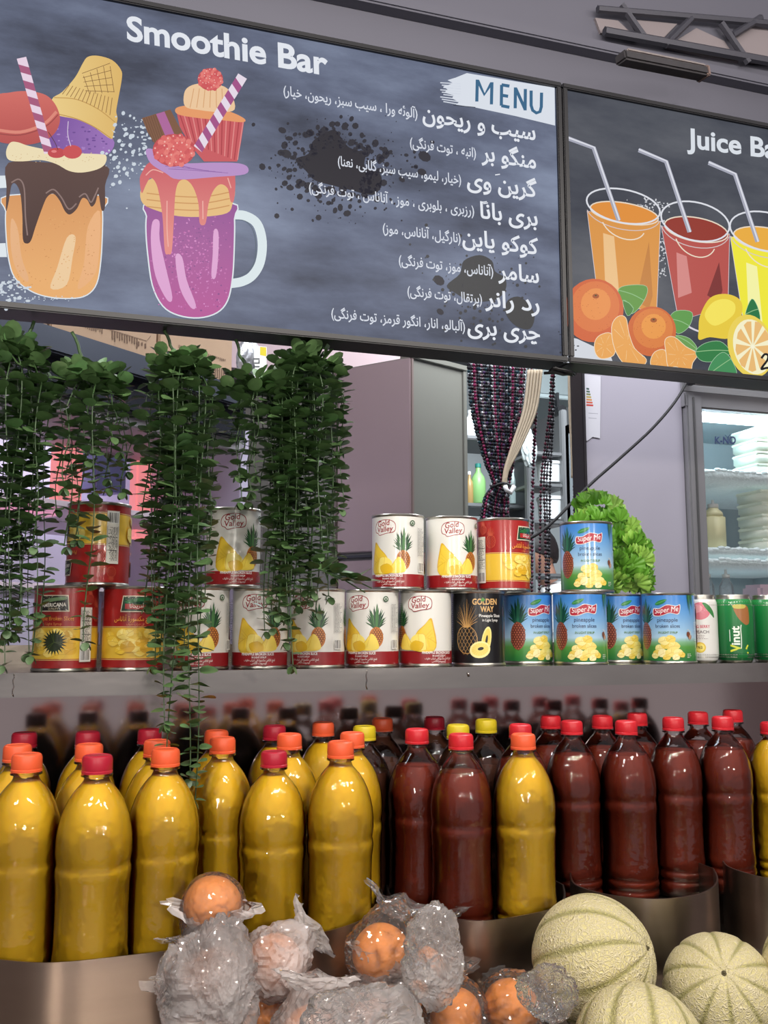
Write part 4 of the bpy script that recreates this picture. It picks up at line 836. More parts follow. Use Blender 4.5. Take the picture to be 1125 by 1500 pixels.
for px, py, c, j, lb in [(36, 1073, 'd', 'y', 'crimson capped bottle in the shade behind the two leftmost bottles'), (129, 1072, 'd', 'y', 'crimson capped bottle in the shade behind the second pair of yellow bottles'), (219, 1068, 'd', 'y', 'crimson capped bottle in the shade left of the vine tips'),
                     (318, 1071, 'o', 'y', 'orange capped bottle in the shade right of the vine tips'), (402, 1063, 'd', 'y', 'crimson capped bottle in the shade behind the middle yellow bottles'), (494, 1061, 'o', 'y', 'orange capped bottle in the shade behind the last yellow bottles'),
                     (814, 1050, 'r', 'r', 'red capped bottle in the shade left of the third tray trio'), (884, 1049, 'r', 'r', 'red capped bottle in the shade between left and middle of the trio'), (952, 1047, 'r', 'r', 'red capped bottle in the shade between middle and right of the trio'),
                     (1022, 1043, 'r', 'r', 'red capped bottle in the shade between the third and fourth trays'), (1092, 1043, 'r', 'r', 'red capped bottle in the shade at the right edge'),
                     (560, 1052, 'o', 'k', 'orange capped dark bottle at the very back behind the yellow capped one'), (636, 1050, 'd', 'k', 'crimson capped dark bottle at the very back in the middle')]:
    bottle(px, py, c, j, lb, GRb)

bpy.context.view_layer.update()
bts = [o for o in COL.objects if o.name.startswith('juice_bottle')]
for it in range(60):
    for i, a in enumerate(bts):
        for b in bts[i + 1:]:
            d = b.location - a.location; d.z = 0; gap = .0814 - d.length
            if gap > 0:
                n = d.normalized() * gap; fa, fb = (0, 1) if a.location.y < b.location.y else (1, 0); a.location -= n * fa; b.location += n * fb
for b in bts: b.location.y = min(b.location.y, 1.434)
# ------------------------------------------------------------------ hanging vines
leaf_m = [mat('vine_leaf', (80, 108, 66), .36, 0, .5, 90), mat('vine_leaf_young', (96, 134, 84), .4, 0, .3, 90)]
def leaf_geo(L=.0120, W=.0094, cup=.0016):
    """one round cupped leaf growing along +x, stalk at the origin"""
    ring = [(.12, 0), (.35, .72), (.75, 1), (1.25, .98), (1.7, .62), (1.92, 0)]; v = [(0, 0, 0)]; f = []
    top = [(x * L, y * W, cup * abs(y) ** 1.5 - .0006 * x * x) for x, y in ring]; bot = [(x * L, -y * W, cup * abs(y) ** 1.5 - .0006 * x * x) for x, y in ring[1:-1]]
    mid = [(x * L, 0, -.0003 - .0006 * x * x) for x, y in ring[1:-1]]
    V = top + bot + mid; n = len(top)
    for k in range(4):
        a, b = 1 + k, (1 + k + 1); ma, mb = n + 4 + k, n + 5 + k
        if k < 3: f.append((a, b, mb, ma)); f.append((n + k, ma, mb, n + k + 1))
    f += [(0, 1, n + 4), (0, n + 4, n), (4, 5, n + 7), (n + 7, 5, n + 3)]
    return V, f
LV, LF = leaf_geo(); leaf_me = []
for m in leaf_m:
    me = bpy.data.meshes.new('leaf'); me.from_pydata(LV, [], LF); me.materials.append(m); me.polygons.foreach_set('use_smooth', [True] * len(LF)); leaf_me.append(me)
def leaf_matrix(p, yaw, pitch, roll, s): return Matrix.Translation(p) @ Matrix.Rotation(yaw, 4, 'Z') @ Matrix.Rotation(-pitch, 4, 'Y') @ Matrix.Rotation(roll, 4, 'X') @ Matrix.Scale(s, 4)
def vine(label, px, ytop, hook, strands, Y=1.225, seed=1, crown=46, cr=.045, sc_=1.0, singles=300, extra=()):
    """px,ytop: photo column and row of the clump's top; strands: (column offset px, end row, depth offset m)"""
    rd = random.Random(seed); top = at(px, ytop, Y); t = thing('hanging_vine', label, 'plant', tuple(top), group='artificial vines hanging from the sign'); W = Matrix.Translation(-top)
    stems = MB(); L = []
    hp = [at(hx, hy, Y + .005 * k) for k, (hx, hy) in enumerate(hook)]
    if hp:
        m = MB(); c3 = [hp[0]] + [hp[i].lerp(hp[i + 1], q) + Vector((.002 * sin(q * 3 + i), 0, 0)) for i in range(len(hp) - 1) for q in (.33, .66, 1)]; m.tube([p - top for p in c3], .0022, 7); m.build('hook_stem', mat('vine_stem', (58, 84, 48), .5), t, True)
    for dx, yend, dy in strands:
        e = at(px + dx, yend, Y + dy); s0 = top + Vector(((e.x - top.x) * .35, dy * .35, -.012)); sh_ = top + Vector((e.x - top.x, dy, -.035 - .02 * rd.random()))
        pts = []; n = max(6, int((sh_.z - e.z) / .0148)); ph = rd.uniform(0, 6)
        for k in range(4): q = k / 4; pts.append(s0.lerp(sh_, q) + Vector((0, 0, .014 * sin(PI * q))))
        for k in range(n + 1): q = k / n; pts.append(Vector((sh_.x + .0035 * sin(q * 7 + ph), sh_.y + .003 * sin(q * 5 + ph), sh_.z + (e.z - sh_.z) * q)))
        stems.tube([p - top for p in pts], .0008, 4, False)
        for k, p in enumerate(pts[1:]):
            yw = ph + (PI / 2 if k % 2 else 0) + rd.uniform(-.45, .45); s = sc_ * rd.uniform(.78, 1.12) * (1 if k < n - 2 else .7)
            for h in (0, PI): L.append((leaf_matrix(p, yw + h, rd.uniform(-.15, .5), rd.uniform(-.45, .45), s), 1 if rd.random() < .08 else 0, p.y))
        for q in range(3): L.append((leaf_matrix(e, ph + q * 2.1, -1.0, 0, sc_ * .55), 0, e.y))
    for k in range(crown):
        a = rd.uniform(0, 2 * PI); el = rd.uniform(-.2, 1.35); r = cr * rd.uniform(.5, 1); p = top + Vector((r * cos(a) * cos(el), r * sin(a) * cos(el) * .8, -.022 + r * .75 * sin(el)))
        L.append((leaf_matrix(p, a + rd.uniform(-.6, .6), el * .7 + rd.uniform(-.3, .6), rd.uniform(-.8, .8), sc_ * rd.uniform(.8, 1.1)), 1 if rd.random() < .3 and el > .5 else 0, p.y - .05))
    for path in extra:
        P = [at(a, b, Y + c) for a, b, c in path]
        for i in range(len(P) - 1):
            n = max(2, int((P[i + 1] - P[i]).length / .011))
            for k in range(n):
                p = P[i].lerp(P[i + 1], k / n) + Vector((0, 0, .004 * sin(k)))
                for h in (0, PI): L.append((leaf_matrix(p, rd.uniform(0, 3) + h, rd.uniform(0, .7), rd.uniform(-.5, .5), sc_ * rd.uniform(.9, 1.25)), 0, p.y))
        stems.tube([p - top for p in P], .0009, 4, False)
    stems.build('trailing_stems', bpy.data.materials.get('vine_stem') or leaf_m[0], t)['kind'] = 'stuff'
    L.sort(key=lambda q: q[2]); m = [MB(), MB()]
    for k, (M, c, _) in enumerate(L):
        if k < singles:
            o = bpy.data.objects.new('leaf', leaf_me[c]); COL.objects.link(o); o.parent = t; o.matrix_basis = W @ M
        else: M2 = W @ M; m[c].add([M2 @ Vector(v) for v in LV], LF)
    for k in (0, 1):
        if m[k].v: m[k].build('foliage', leaf_m[k], t, True)['kind'] = 'stuff'
    return t
def fan(x0, x1, n, y0, y1, seed, keep=lambda x: True):
    rd = random.Random(seed); return [(x0 + (x1 - x0) * (k + rd.uniform(.2, .8)) / n, rd.uniform(y0, y1), rd.uniform(-.038, .034)) for k in range(n)]
vine('hanging vine at the left edge of the photo, its strands reaching the shelf', 12, 506, [(50, 470), (34, 500)], fan(-66, 18, 11, 880, 980, 1) + fan(-10, 34, 5, 880, 975, 11) + [(34, 960, -.01), (40, 700, .01), (46, 905, 0), (36, 800, -.03)], seed=1, crown=80)
vine('short bushy hanging vine with sparse strands above the upside down red tin', 134, 550, [(105, 486), (116, 515), (126, 548)], fan(-50, 52, 8, 610, 720, 2) + [(-50, 745, 0), (-36, 800, -.02), (-24, 790, .02), (-8, 940, -.045), (-18, 790, 0), (4, 720, .01), (24, 700, 0), (46, 720, 0), (54, 690, .02)], seed=2, crown=90, cr=.046)
vine('longest hanging vine, its two last strands reaching below the shelf', 262, 530, [(240, 484), (249, 506), (255, 524)], fan(-50, 44, 13, 800, 960, 3) + fan(-42, 16, 7, 900, 978, 8) + [(-14, 1110, -.088), (-21, 1060, -.09), (22, 1172, -.086), (12, 1140, -.084), (-50, 760, .02), (48, 730, .02), (44, 800, 0)], seed=3, crown=80)
vine('hanging vine left of the cupboard with an iron hook stem, fourth from the left', 378, 556, [(345, 497), (350, 520), (366, 550)], fan(-32, 8, 6, 690, 745, 4) + fan(10, 44, 7, 840, 960, 14) + [(-36, 640, 0), (-28, 735, -.01), (50, 975, -.046), (40, 940, -.04), (30, 900, -.03)], seed=4, crown=70)
vine('hanging vine against the brown cupboard, one shoot lying over the white tins', 452, 526, [(430, 506), (440, 520)], fan(-44, 40, 12, 800, 885, 5) + fan(-44, 20, 6, 850, 905, 15) + [(48, 745, .0), (46, 660, .01), (38, 830, 0), (-40, 900, -.03)], seed=5, crown=70, extra=[[(440, 840, -.03), (470, 835, -.045), (505, 850, -.05), (535, 868, -.055)], [(500, 850, -.05), (520, 850, -.05), (545, 862, -.05)], [(430, 820, -.02), (470, 815, -.03), (480, 850, -.04)]])

# ------------------------------------------------------------------ the back of the shop
wallp = mat('plaster_wall', (150, 138, 142), .8, 0, .08, 4)
fl_ = struct(MB().box(-3.2, 4.2, -2.5, 6.6, -.05, 0).build('floor', mat('floor_tile', (96, 92, 90), .5, 0, .1, 4)))
ce = struct(MB().box(-3.2, 4.2, 1.5, 6.6, 3.1, 3.15).build('ceiling', mat('ceiling_paint', (120, 118, 122), .8, 0, .06, 3)))
struct(MB().box(-3.25, -3.2, -2.5, 6.6, 0, 3.1).build('wall_left', wallp)); struct(MB().box(4.2, 4.25, -2.5, 6.6, 0, 3.1).build('wall_right', wallp)); struct(MB().box(-3.2, 4.2, 5.2, 5.25, 0, 3.1).build('wall_back', mat('kitchen_wall', (176, 184, 186), .7, 0, .05, 3)))
# soffit above the boards
grey = mat('soffit_paint', (92, 92, 104), .55, .2, .10, 3); tan_ = mat('truss_panel', (124, 116, 120), .7, 0, .1, 6); bar_ = mat('truss_bar', (64, 64, 74), .5, .3)
sf = MB(); sf.rbox(-1.4, 2.9, BY + .09, BY + .13, ZT - .04, ZT + .42, .003)
struct(sf.build('trim_1', grey)); struct(MB().rbox(-1.4, 2.9, BY + .055, BY + .09, ZT + .012, ZT + .028, .002).build('trim_2', dark)); struct(MB().rbox(-1.4, 2.9, BY + .065, BY + .092, ZT + .13, ZT + .15, .003).build('trim_3', grey))
tr = thing('roof_truss', 'grey steel lattice girder with light panels between its bars above the juice sign', 'truss')
YT = BY + .085
def tp(x, y, d=0): p = at(x, y, YT); p.y += d; return p
for q in ([(924, 28), (992, 35), (966, 62), (940, 56)], [(975, 69), (1020, 41), (1061, 60), (1082, 91), (1031, 82)], [(1070, 56), (1106, 37), (1150, 50), (1180, 95), (1099, 91)], [(872, 26), (905, 30), (935, 58), (880, 48)]):
    V = [tp(*p) for p in q]; n = len(V); V += [v + Vector((0, .005, 0)) for v in V]
    mk('infill_panel', V, [tuple(range(n))] + [tuple(reversed(range(n, 2 * n)))] + [(i, (i + 1) % n, n + (i + 1) % n, n + i) for i in range(n)], tan_, tr)
for a, b in [((905, 14), (942, 66)), ((1006, 34), (968, 72)), ((1050, 40), (1090, 98)), ((1108, 32), (1066, 58)), ((870, 20), (1190, 46)), ((880, 52), (1190, 108))]:
    m = MB(); m.tube([tp(*a, -.012), tp(*b, -.012)], .0065 if a[0] != 880 else .008, 6); m.build('lattice_bar', bar_, tr)
lf = thing('ceiling_lamp', 'dark switched-off tube lamp fitting under the girder at upper right', 'lamp'); a_, b_ = at(908, 84, BY - .05), at(1030, 108, BY - .01); ax = (b_ - a_); ln = ax.length; M_ = Matrix.Translation((a_ + b_) / 2) @ ax.to_track_quat('X', 'Z').to_matrix().to_4x4()
MB().rbox(-ln / 2, ln / 2, -.012, .012, -.008, .008, .003, M_).build('lamp_housing', mat('lamp_housing', (62, 60, 64), .6, .4, .3, 60), lf); MB().rbox(-ln / 2 + .006, ln / 2 - .006, -.013, -.008, .004, .010, .002, M_).build('lamp_tube', mat('dusty_tube', (120, 112, 112), .5, 0, .4, 120), lf)
MB().rbox(ln / 2 - .004, ln / 2 + .004, -.013, .013, -.009, .009, .002, M_).build('end_cap', mat('lamp_cap', (110, 92, 88), .6), lf)

def prism(name, pts, z0, z1, m, parent=None, b=0):
    n = len(pts); V = [(p[0], p[1], z0) for p in pts] + [(p[0], p[1], z1) for p in pts]
    o = mk(name, V, [tuple(reversed(range(n))), tuple(range(n, 2 * n))] + [(i, (i + 1) % n, n + (i + 1) % n, n + i) for i in range(n)], m, parent)
    bm = bmesh.new(); bm.from_mesh(o.data); bmesh.ops.recalc_face_normals(bm, faces=bm.faces[:]); 
    if b: bmesh.ops.bevel(bm, geom=bm.edges[:], offset=b, segments=2, affect='EDGES')
    bm.to_mesh(o.data); bm.free(); return o
class Ln:
    """an upright plane through a point with a level direction: gives real points from the photo's columns and rows"""
    def __init__(s, p, d): s.p = Vector((p[0], p[1], 0)); s.d = Vector((d[0], d[1], 0)).normalized(); s.n = Vector((s.d.y, -s.d.x, 0))
    def at(s, px, py, off=0):
        r = ray(px, py); t = ((s.p + s.n * off - Vector((EYE.x, EYE.y, 0))).dot(s.n)) / r.dot(s.n); return EYE + r * t
    def box(s, x0, x1, y0, y1, off0, off1, name, m, parent, bev=.002, yx=None):
        """upright slab: columns x0..x1, rows y0..y1 (read at column yx), from off0 (towards us) to off1"""
        a = s.at(x0, (y0 + y1) / 2, off0); b = s.at(x1, (y0 + y1) / 2, off0); yx = yx if yx is not None else (x0 + x1) / 2; zt = s.at(yx, y0, off0).z; zb = s.at(yx, y1, off0).z; D = s.n * (off1 - off0)
        return prism(name, [(a.x, a.y), (b.x, b.y), (b.x + D.x, b.y + D.y), (a.x + D.x, a.y + D.y)], zb, zt, m, parent, bev)
# display fridge with canopy at the left
a39 = math.radians(39); P0 = atd(75, 505, 1.75); FR = Ln(P0, (cos(a39), sin(a39)))
if FR.n.y > 0: FR.n = -FR.n         # normal towards the aisle
slate = mat('slate_metal', (76, 82, 94), .38, .5, .12, 6); slate_d = mat('slate_metal_dark', (46, 50, 60), .35, .5, .12, 6); lilac = mat('lilac_panel', (190, 184, 206), .5, 0, .06, 5)
df = thing('display_fridge', 'tall lit display fridge with dark slanted canopy at the left behind the vines', 'fridge')
FR.box(-160, 362, 510, 545, .03, -.35, 'canopy_top', slate, df, .004, 180); FR.box(-160, 362, 549, 600, .0, -.35, 'canopy_front', slate_d, df, .004, 180); FR.box(-160, 362, 545, 549, .012, -.35, 'canopy_groove', dark, df, .001, 180)
FR.box(-160, 362, 600, 622, -.02, -.35, 'gasket', mat('pale_gasket', (168, 166, 172), .5), df, .003, 180)
glow = mat('lit_cabinet_back', (214, 208, 232), .6, 0, .05, 4, emit=.35); FR.box(-160, 316, 622, 1000, -.62, -.66, 'cabinet_back', glow, df, .002, 180)  # cabinet light put into the back panel's own emission
FR.box(350, 362, 622, 1000, -.02, -.62, 'side_post', lilac, df, .002, 350)
for y in (745, 860): FR.box(-160, 350, y, y + 9, -.10, -.60, 'wire_shelf', mat('pale_shelf', (222, 208, 220), .4), df, .002, 180)
def glowm(n, c, e=1.0): return mat(n, c, .5, 0, emit=e)
FR.box(58, 350, 629, 637, -.55, -.59, 'light_tube', glowm('white_tube', (238, 236, 255), 1.2), df, .002, 200)
FR.box(84, 132, 620, 648, -.30, -.34, 'orange_reflection', glowm('orange_glow', (255, 150, 88), 1.1), df, .004); FR.box(84, 122, 650, 742, -.31, -.34, 'pink_reflection', glowm('pink_glow', (232, 138, 140), .8), df, .004)  # neon reflections in the glass, built as glowing boxes inside the cabinet
FR.box(134, 186, 634, 640, -.30, -.33, 'cyan_reflection', glowm('cyan_glow', (70, 210, 232), 1.0), df, .002); FR.box(134, 186, 650, 656, -.30, -.33, 'cyan_reflection', glowm('cyan_glow', (70, 210, 232), 1.0), df, .002); FR.box(188, 194, 636, 656, -.30, -.33, 'cyan_reflection', bpy.data.materials['cyan_glow'], df, .002)  # cyan glass reflection, built as glowing bars
FR.box(204, 222, 642, 672, -.30, -.34, 'orange_reflection', bpy.data.materials['orange_glow'], df, .004); FR.box(200, 222, 674, 790, -.31, -.34, 'pink_reflection', bpy.data.materials['pink_glow'], df, .004)  # more of the coloured reflections as glowing boxes
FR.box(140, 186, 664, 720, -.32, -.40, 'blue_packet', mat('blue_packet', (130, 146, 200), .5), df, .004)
FR.box(20, 90, 738, 752, -.12, -.3, 'pink_reflection_bar', glowm('pink_reflection_bar', (236, 170, 200), .5), df, .004); FR.box(300, 346, 690, 860, -.55, -.58, 'white_packet', glowm('white_packet', (226, 224, 246), .4), df, .004)  # pink bar is a glass reflection too; the white packet also emits
# cartons on its top
kraft = mat('carton_board', (186, 158, 130), .85, 0, .08, 12); ink = vcol('carton_ink', .8)
def carton(x0, x1, yb, yt, label, seed, lines):
    t = thing('cardboard_box', label, 'box', group='cardboard cartons on top of the display fridge')
    o = FR.box(x0, x1, yt, yb, -.02, -.32, 'carton', kraft, t, .003, (x0 + x1) / 2)
    A = Art(); A.layer = 2; rd = random.Random(seed)
    sl = .31
    for (u0, u1, v0, h, st) in lines:
        u = u0
        while u < u1:
            hh = h * rd.uniform(.5, 1); yy = v0 + (u - u0) * sl; A.poly([(u, yy), (u + st * .45, yy + .1), (u + st * .45, yy + hh), (u, yy + hh)], (116, 92, 74), keep=True); u += st
    A.line([(x0 + 30, yt + 4), (x0 + 30, yt + 16 + 9), (x1 - 16, yt + 16 + 9 + (x1 - x0 - 46) * sl), (x1 - 10, yt + 8 + (x1 - x0) * sl * .9)] if lines[0][3] > 6 else [(x0 + 20, yb - 34), (x1 - 20, yb - 34 + (x1 - x0 - 40) * sl)], .9, (128, 104, 86))
    A.build('printed_marks', lambda x, y, l: FR.at(x, y, -.019 + l * 2e-5), ink, t)
carton(-30, 72, 474, 410, 'cardboard carton at the far left on top of the display fridge', 4, [(20, 60, 440, 10, 3)])
carton(74, 231, 513, 440, 'cardboard carton printed with upright marks, over the short bushy vine', 5, [(125, 152, 473, 9, 3), (164, 200, 484, 16, 3.6), (202, 216, 500, 8, 5)])
carton(233, 341, 556, 470, 'cardboard carton with fine vertical print, right of the marked one', 6, [(262, 330, 505, 5, 2.4), (262, 332, 520, 24, 3.1)])
# crinkled pouch beside them
pt = thing('snack_pouch', 'silver and white pouch with yellow print beside the cartons', 'bag'); m = MB(); c = FR.at(364, 528, -.12)
bm = bmesh.new(); bmesh.ops.create_icosphere(bm, subdivisions=4, radius=1)
for v in bm.verts: q = v.co.copy(); v.co = c + Vector((q.x * .032, q.y * .02, q.z * .062)) * (1 + .10 * noise.noise(q * 4)) 
me = bpy.data.meshes.new('pouch'); bm.to_mesh(me); bm.free(); me.materials.append(mat('silver_film', (176, 180, 184), .3, .6, .2, 60)); o = bpy.data.objects.new('pouch_body', me); COL.objects.link(o); o.parent = pt
A = Art(); A.layer = 2; A.poly([(372, 506), (391, 508), (390, 560), (372, 556)], (226, 226, 220)); A.poly([(381, 508), (390, 509), (390, 522), (381, 520)], (214, 196, 40)); A.text('TLI', (380, 541), (0, -16), (-12, 0), (40, 44, 48), .02, fitw=16)
A.build('pouch_label', lambda x, y, l: FR.at(x, y, -.075 + l * 3e-5), ink, pt)

# brown cupboard / duct
CO = atd(603, 522, 2.9); pl, pr = math.radians(-58), math.radians(50)
def ang(phi): return (FH * cos(phi) + RT * sin(phi))
LD, RD = ang(pl), ang(pr)
LP = Ln(CO, (LD.x, LD.y)); RP = Ln(CO, (RD.x, RD.y))
for q in (LP, RP):
    if q.n.y > 0: q.n = -q.n
taupe = mat('taupe_paint', (134, 116, 118), .5, .1, .06, 5, .03, 12); olive = mat('greygreen_paint', (104, 103, 96), .5, .1, .06, 5); 
cb = thing('metal_cupboard', 'tall brown-grey metal cupboard with its hinged door facing left', 'cupboard')
A0 = LP.at(345, 700); B0 = RP.at(685.5, 700); Ztop = CO.z
prism('carcass', [(CO.x, CO.y), (A0.x, A0.y), (A0.x + .5, A0.y + .9), (B0.x + .05, B0.y + .4), (B0.x, B0.y)], .0, Ztop, olive, cb, .003)
LP.box(494, 601, 533, 808, .012, .001, 'door', taupe, cb, .003, 548); LP.box(488, 603, 812, 816, .014, .001, 'rail', dark, cb, .001, 548); LP.box(494, 602, 820, 1000, .010, .001, 'lower_panel', taupe, cb, .003, 548)
LP.box(486, 493, 530, 1000, .016, .0, 'hinge_post', mat('brown_post', (96, 84, 80), .5, .2), cb, .002, 490)
for y in (598, 672, 768):
    p = LP.at(490, y, .022); m = MB(); m.lathe([(.004, -.014), (.0052, -.012), (.0052, .012), (.004, .014)], 12, tuple(p)); m.ball(p + Vector((0, 0, .016)), .004, 8, 5); m.build('hinge', mat('hinge_metal', (84, 78, 76), .4, .8), cb, True)
RP.box(604, 607, 524, 1000, .006, 0, 'corner_strip', mat('corner_brown', (104, 88, 84), .5), cb, .001, 605); RP.box(604, 685, 516, 524, .01, -.05, 'top_cap', olive, cb, .002, 606); 
m = MB(); p = RP.at(684, 700, .002)
RP.box(681, 685, 540, 1000, .006, 0, 'edge_trim', olive, cb, .002, 683)
hd = struct(prism('trim_4', [(A0.x - .3, A0.y - .2), (CO.x + .1, CO.y + .35), (CO.x + .2, CO.y + .6), (A0.x - .3, A0.y + .5)], Ztop + .015, Ztop + .5, mat('pink_header', (158, 138, 142), .7, 0, .06, 6)))

# lilac wall panel and upright fridge at the right
YP = 2.02
lp = struct(MB().rbox(at(857, 700, YP).x, at(1004, 700, YP).x, YP, YP + .04, 0, 2.75, .003).build('wall_partition', mat('lilac_wall', (182, 178, 190), .55, 0, .10, 2.2)))
struct(MB().rbox(at(853, 700, YP).x, at(858, 700, YP).x, YP - .01, YP + .05, 0, 2.75, .002).build('door_1', mat('door_edge', (36, 32, 36), .5)))
A = Art(); A.layer = 1; A.poly([(856, 548), (880, 551), (879, 642), (868, 640), (860, 646), (855, 644)], (222, 222, 228))
for k, (c, wd) in enumerate([((60, 90, 80), 4), ((80, 110, 90), 5), ((130, 140, 90), 6), ((190, 170, 90), 7), ((214, 150, 80), 8), ((214, 100, 70), 9), ((206, 70, 60), 10)]): A.poly([(859, 568 + k * 4), (859 + wd, 568.6 + k * 4), (859 + wd, 571.2 + k * 4), (859, 570.6 + k * 4)], c, keep=k > 0)
A.line([(862, 605), (876, 606)], .8, (170, 170, 180)); A.line([(862, 612), (874, 613)], .8, (170, 170, 180), keep=True)
tag(A.build('energy_label', lambda x, y, l: at(x, y, YP - .0015 - l * 3e-5), ink), 'white energy rating sheet with coloured bars on the lilac panel', 'label')
A = Art(); A.layer = 1; A.poly([(982, 766), (987, 762), (989, 763), (985, 768), (981, 770)], (110, 106, 126)); A.poly([(925, 740), (932, 742), (930, 760), (922, 768), (918, 764)], (164, 158, 176), 3)
fgr = thing('glass_door_fridge', 'steel framed upright glass door fridge at the right with white tubs inside', 'fridge'); fm = mat('fridge_frame', (158, 158, 160), .4, .5, .05, 10); fgl = film('fridge_glass', (1, 1, 1), 0, .02, 0, 40, 1.45, .55)
def X(px, y=750, Y=YP): return at(px, y, Y).x
def Zf(py, px=1075, Y=YP): return at(px, py, Y).z
x0 = X(1004); x1 = x0 + .72; z0, z1 = .1, Zf(560)
m = MB(); m.box(x0, x0 + .03, YP + .03, YP + .62, z0, z1); m.box(x1 - .03, x1, YP + .03, YP + .62, z0, z1); m.box(x0, x1, YP + .6, YP + .62, z0, z1); m.box(x0, x1, YP + .03, YP + .62, z1 - .03, z1); m.box(x0, x1, YP + .03, YP + .62, z0, z0 + .03); m.build('cabinet', mat('fridge_inner', (176, 190, 196), .5), fgr)
zi = Zf(601, 1030)
m = MB(); m.rbox(x0 + .004, X(1029), YP - .02, YP + .028, z0, Zf(585), .004); m.rbox(x1 - .05, x1, YP - .02, YP + .028, z0, Zf(585), .004); m.rbox(x0, x1, YP - .018, YP + .026, zi, Zf(582), .004); m.rbox(x0, x1, YP - .018, YP + .026, z0, z0 + .06, .004); weld_smooth(m.build('door_frame', fm, fgr))
MB().rbox(X(1014), X(1016.5), YP - .024, YP - .018, z0, Zf(590), .001).build('frame_groove', mat('groove', (90, 90, 90), .5), fgr)
MB().box(X(1029), x1 - .05, YP, YP + .006, z0 + .06, zi).build('glass_pane', fgl, fgr)
m = MB(); m.tube([(X(1016), YP - .03, Zf(570)), (x1, YP - .03, Zf(570))], .008, 10); m.build('top_bar', steel_edge, fgr, True); MB().rbox(X(1008), X(1015), YP - .036, YP - .015, Zf(574), Zf(563), .002).build('bar_bracket', dark, fgr); MB().rbox(x0, x1, YP - .01, YP + .05, Zf(582), z1, .003).build('header', fm, fgr)
MB().rbox(x0 + .05, x1 - .05, YP + .05, YP + .09, zi - .008, zi + .016, .003).build('interior_lamp', glowm('fridge_lamp', (228, 244, 250), 24.0), fgr)
A = Art(); A.layer = 1; A.text('K-NO', (1047, 650), (14, 0), (0, -15), (52, 66, 104), .03, fitw=31); A.line([(1062, 637), (1066, 641), (1070, 636)], 1, (52, 66, 104)); A.build('door_lettering', lambda x, y, l: at(x, y, YP - .0008 - l * 2e-5), ink, fgr)
frost = mat('frosted_shelf', (226, 242, 246), .5, 0, .1, 60, .5, 120, emit=.12)
SH = {}
for nm, yt, dd in (('a', 690, .30), ('b', 803, .30), ('c', 819, .12)):
    z = Zf(yt, 1075, YP + .06); mb = MB(); mb.rbox(x0 + .035, x1 - .035, YP + .05, YP + .59, z - .018 if nm != 'a' else z - .026, z, .004)
    rd = random.Random(3)
    for k in range(34): mb.ball((x0 + .05 + k * .019, YP + .052, z - .004 + rd.uniform(-.004, .003)), (.013, .006, rd.uniform(.004, .008)), 7, 4)
    mb.build('frosted_shelf', frost, fgr, True); SH[nm] = z
tubm = mat('tub_plastic', (226, 234, 220), .4, 0, .03, 20, emit=.06)
def tub_proto(label, x, y, z, rx=.075, ry=.055, h=.034, first=[None]):
    if first[0] is None:
        t = thing('plastic_tub', label, 'tub', (x, y, z), group='white plastic tubs in the glass door fridge'); MB().rbox(-rx * .97, rx * .97, -ry * .96, ry * .96, 0, h - .004, .006).build('tub_body', tubm, t, True); MB().rbox(-rx * .985, rx * .985, -ry * .985, ry * .985, h - .009, h - .0005, .003).build('lid', tubm, t); first[0] = t; return t
    return dup(first[0], (x, y, z), label=label)
ordn = ['lowest', 'second', 'third', 'fourth', 'topmost']
for k in range(4): p = at(1118, 660, YP + .14); tub_proto(f'white plastic tub on the upper fridge shelf, {ordn[k] if k < 3 else "topmost"} of its stack', p.x + .006, YP + .14, SH['a'] + k * .0342)
for k in range(5): p = at(1124, 760, YP + .14); tub_proto(f'white plastic tub on the middle fridge shelf, {ordn[k]} of its stack', p.x + .010 + .002 * (k % 2), YP + .14, SH['b'] + k * .0342)
for k in range(4): tub_proto(f'white plastic tub deeper in the upper fridge shelf, {ordn[k] if k < 3 else "topmost"} of its stack', at(1118, 660, YP + .14).x + .19, YP + .2, SH['a'] + k * .0342)
p = at(1045, 760, YP + .10); mbt = thing('milk_bottle', 'cream plastic bottle without label on the middle fridge shelf', 'bottle', (p.x, p.y, SH['b']))
m = MB(); m.rbox(-.026, .026, -.024, .024, 0, .094, .007); m.lathe([(.026, .09), (.024, .100), (.014, .110), (.013, .114)], 20); m.build('bottle_body', mat('cream_plastic', (226, 222, 178), .45, 0, .04, 20, emit=.05), mbt, True); MB().lathe([(.0145, .112), (.0145, .122), (.013, .124), (.004, .125), (.003, .135)], 20).build('cap', white_p, mbt, True)
clearp = film('clear_cup', (.9, .95, 1), .35, .1, 0, 40, 1.4, .8)
for k, px in enumerate((1036, 1064)):
    p = at(px, 862, YP + .12); t = thing('small_bottle', f'small clear bottle low in the fridge, {"left" if k == 0 else "right"} one of the two', 'bottle', (p.x, p.y, SH['c'] - .16), group='small clear bottles in the fridge')
    MB().lathe([(.018, 0), (.02, .06), (.019, .09), (.010, .108), (.009, .118)], 20).build('bottle_body', clearp, t, True); MB().lathe([(.0105, .112), (.0105, .122), (.004, .124), (.0035, .136)], 16).build('cap', white_p, t, True)
MB().rbox(x0 + .035, x1 - .035, YP + .05, YP + .59, SH['c'] - .17, SH['c'] - .16, .003).build('frosted_shelf', frost, fgr)
p = at(1112, 870, YP + .12); t = tag(MB().rbox(p.x - .03, p.x + .08, p.y - .04, p.y + .04, SH['c'] - .16, SH['c'] - .065, .01).build('pink_carton', mat('pinkish_carton', (232, 206, 222), .5, 0, .06, 30)), 'pale pink carton at the bottom of the glass door fridge', 'carton')
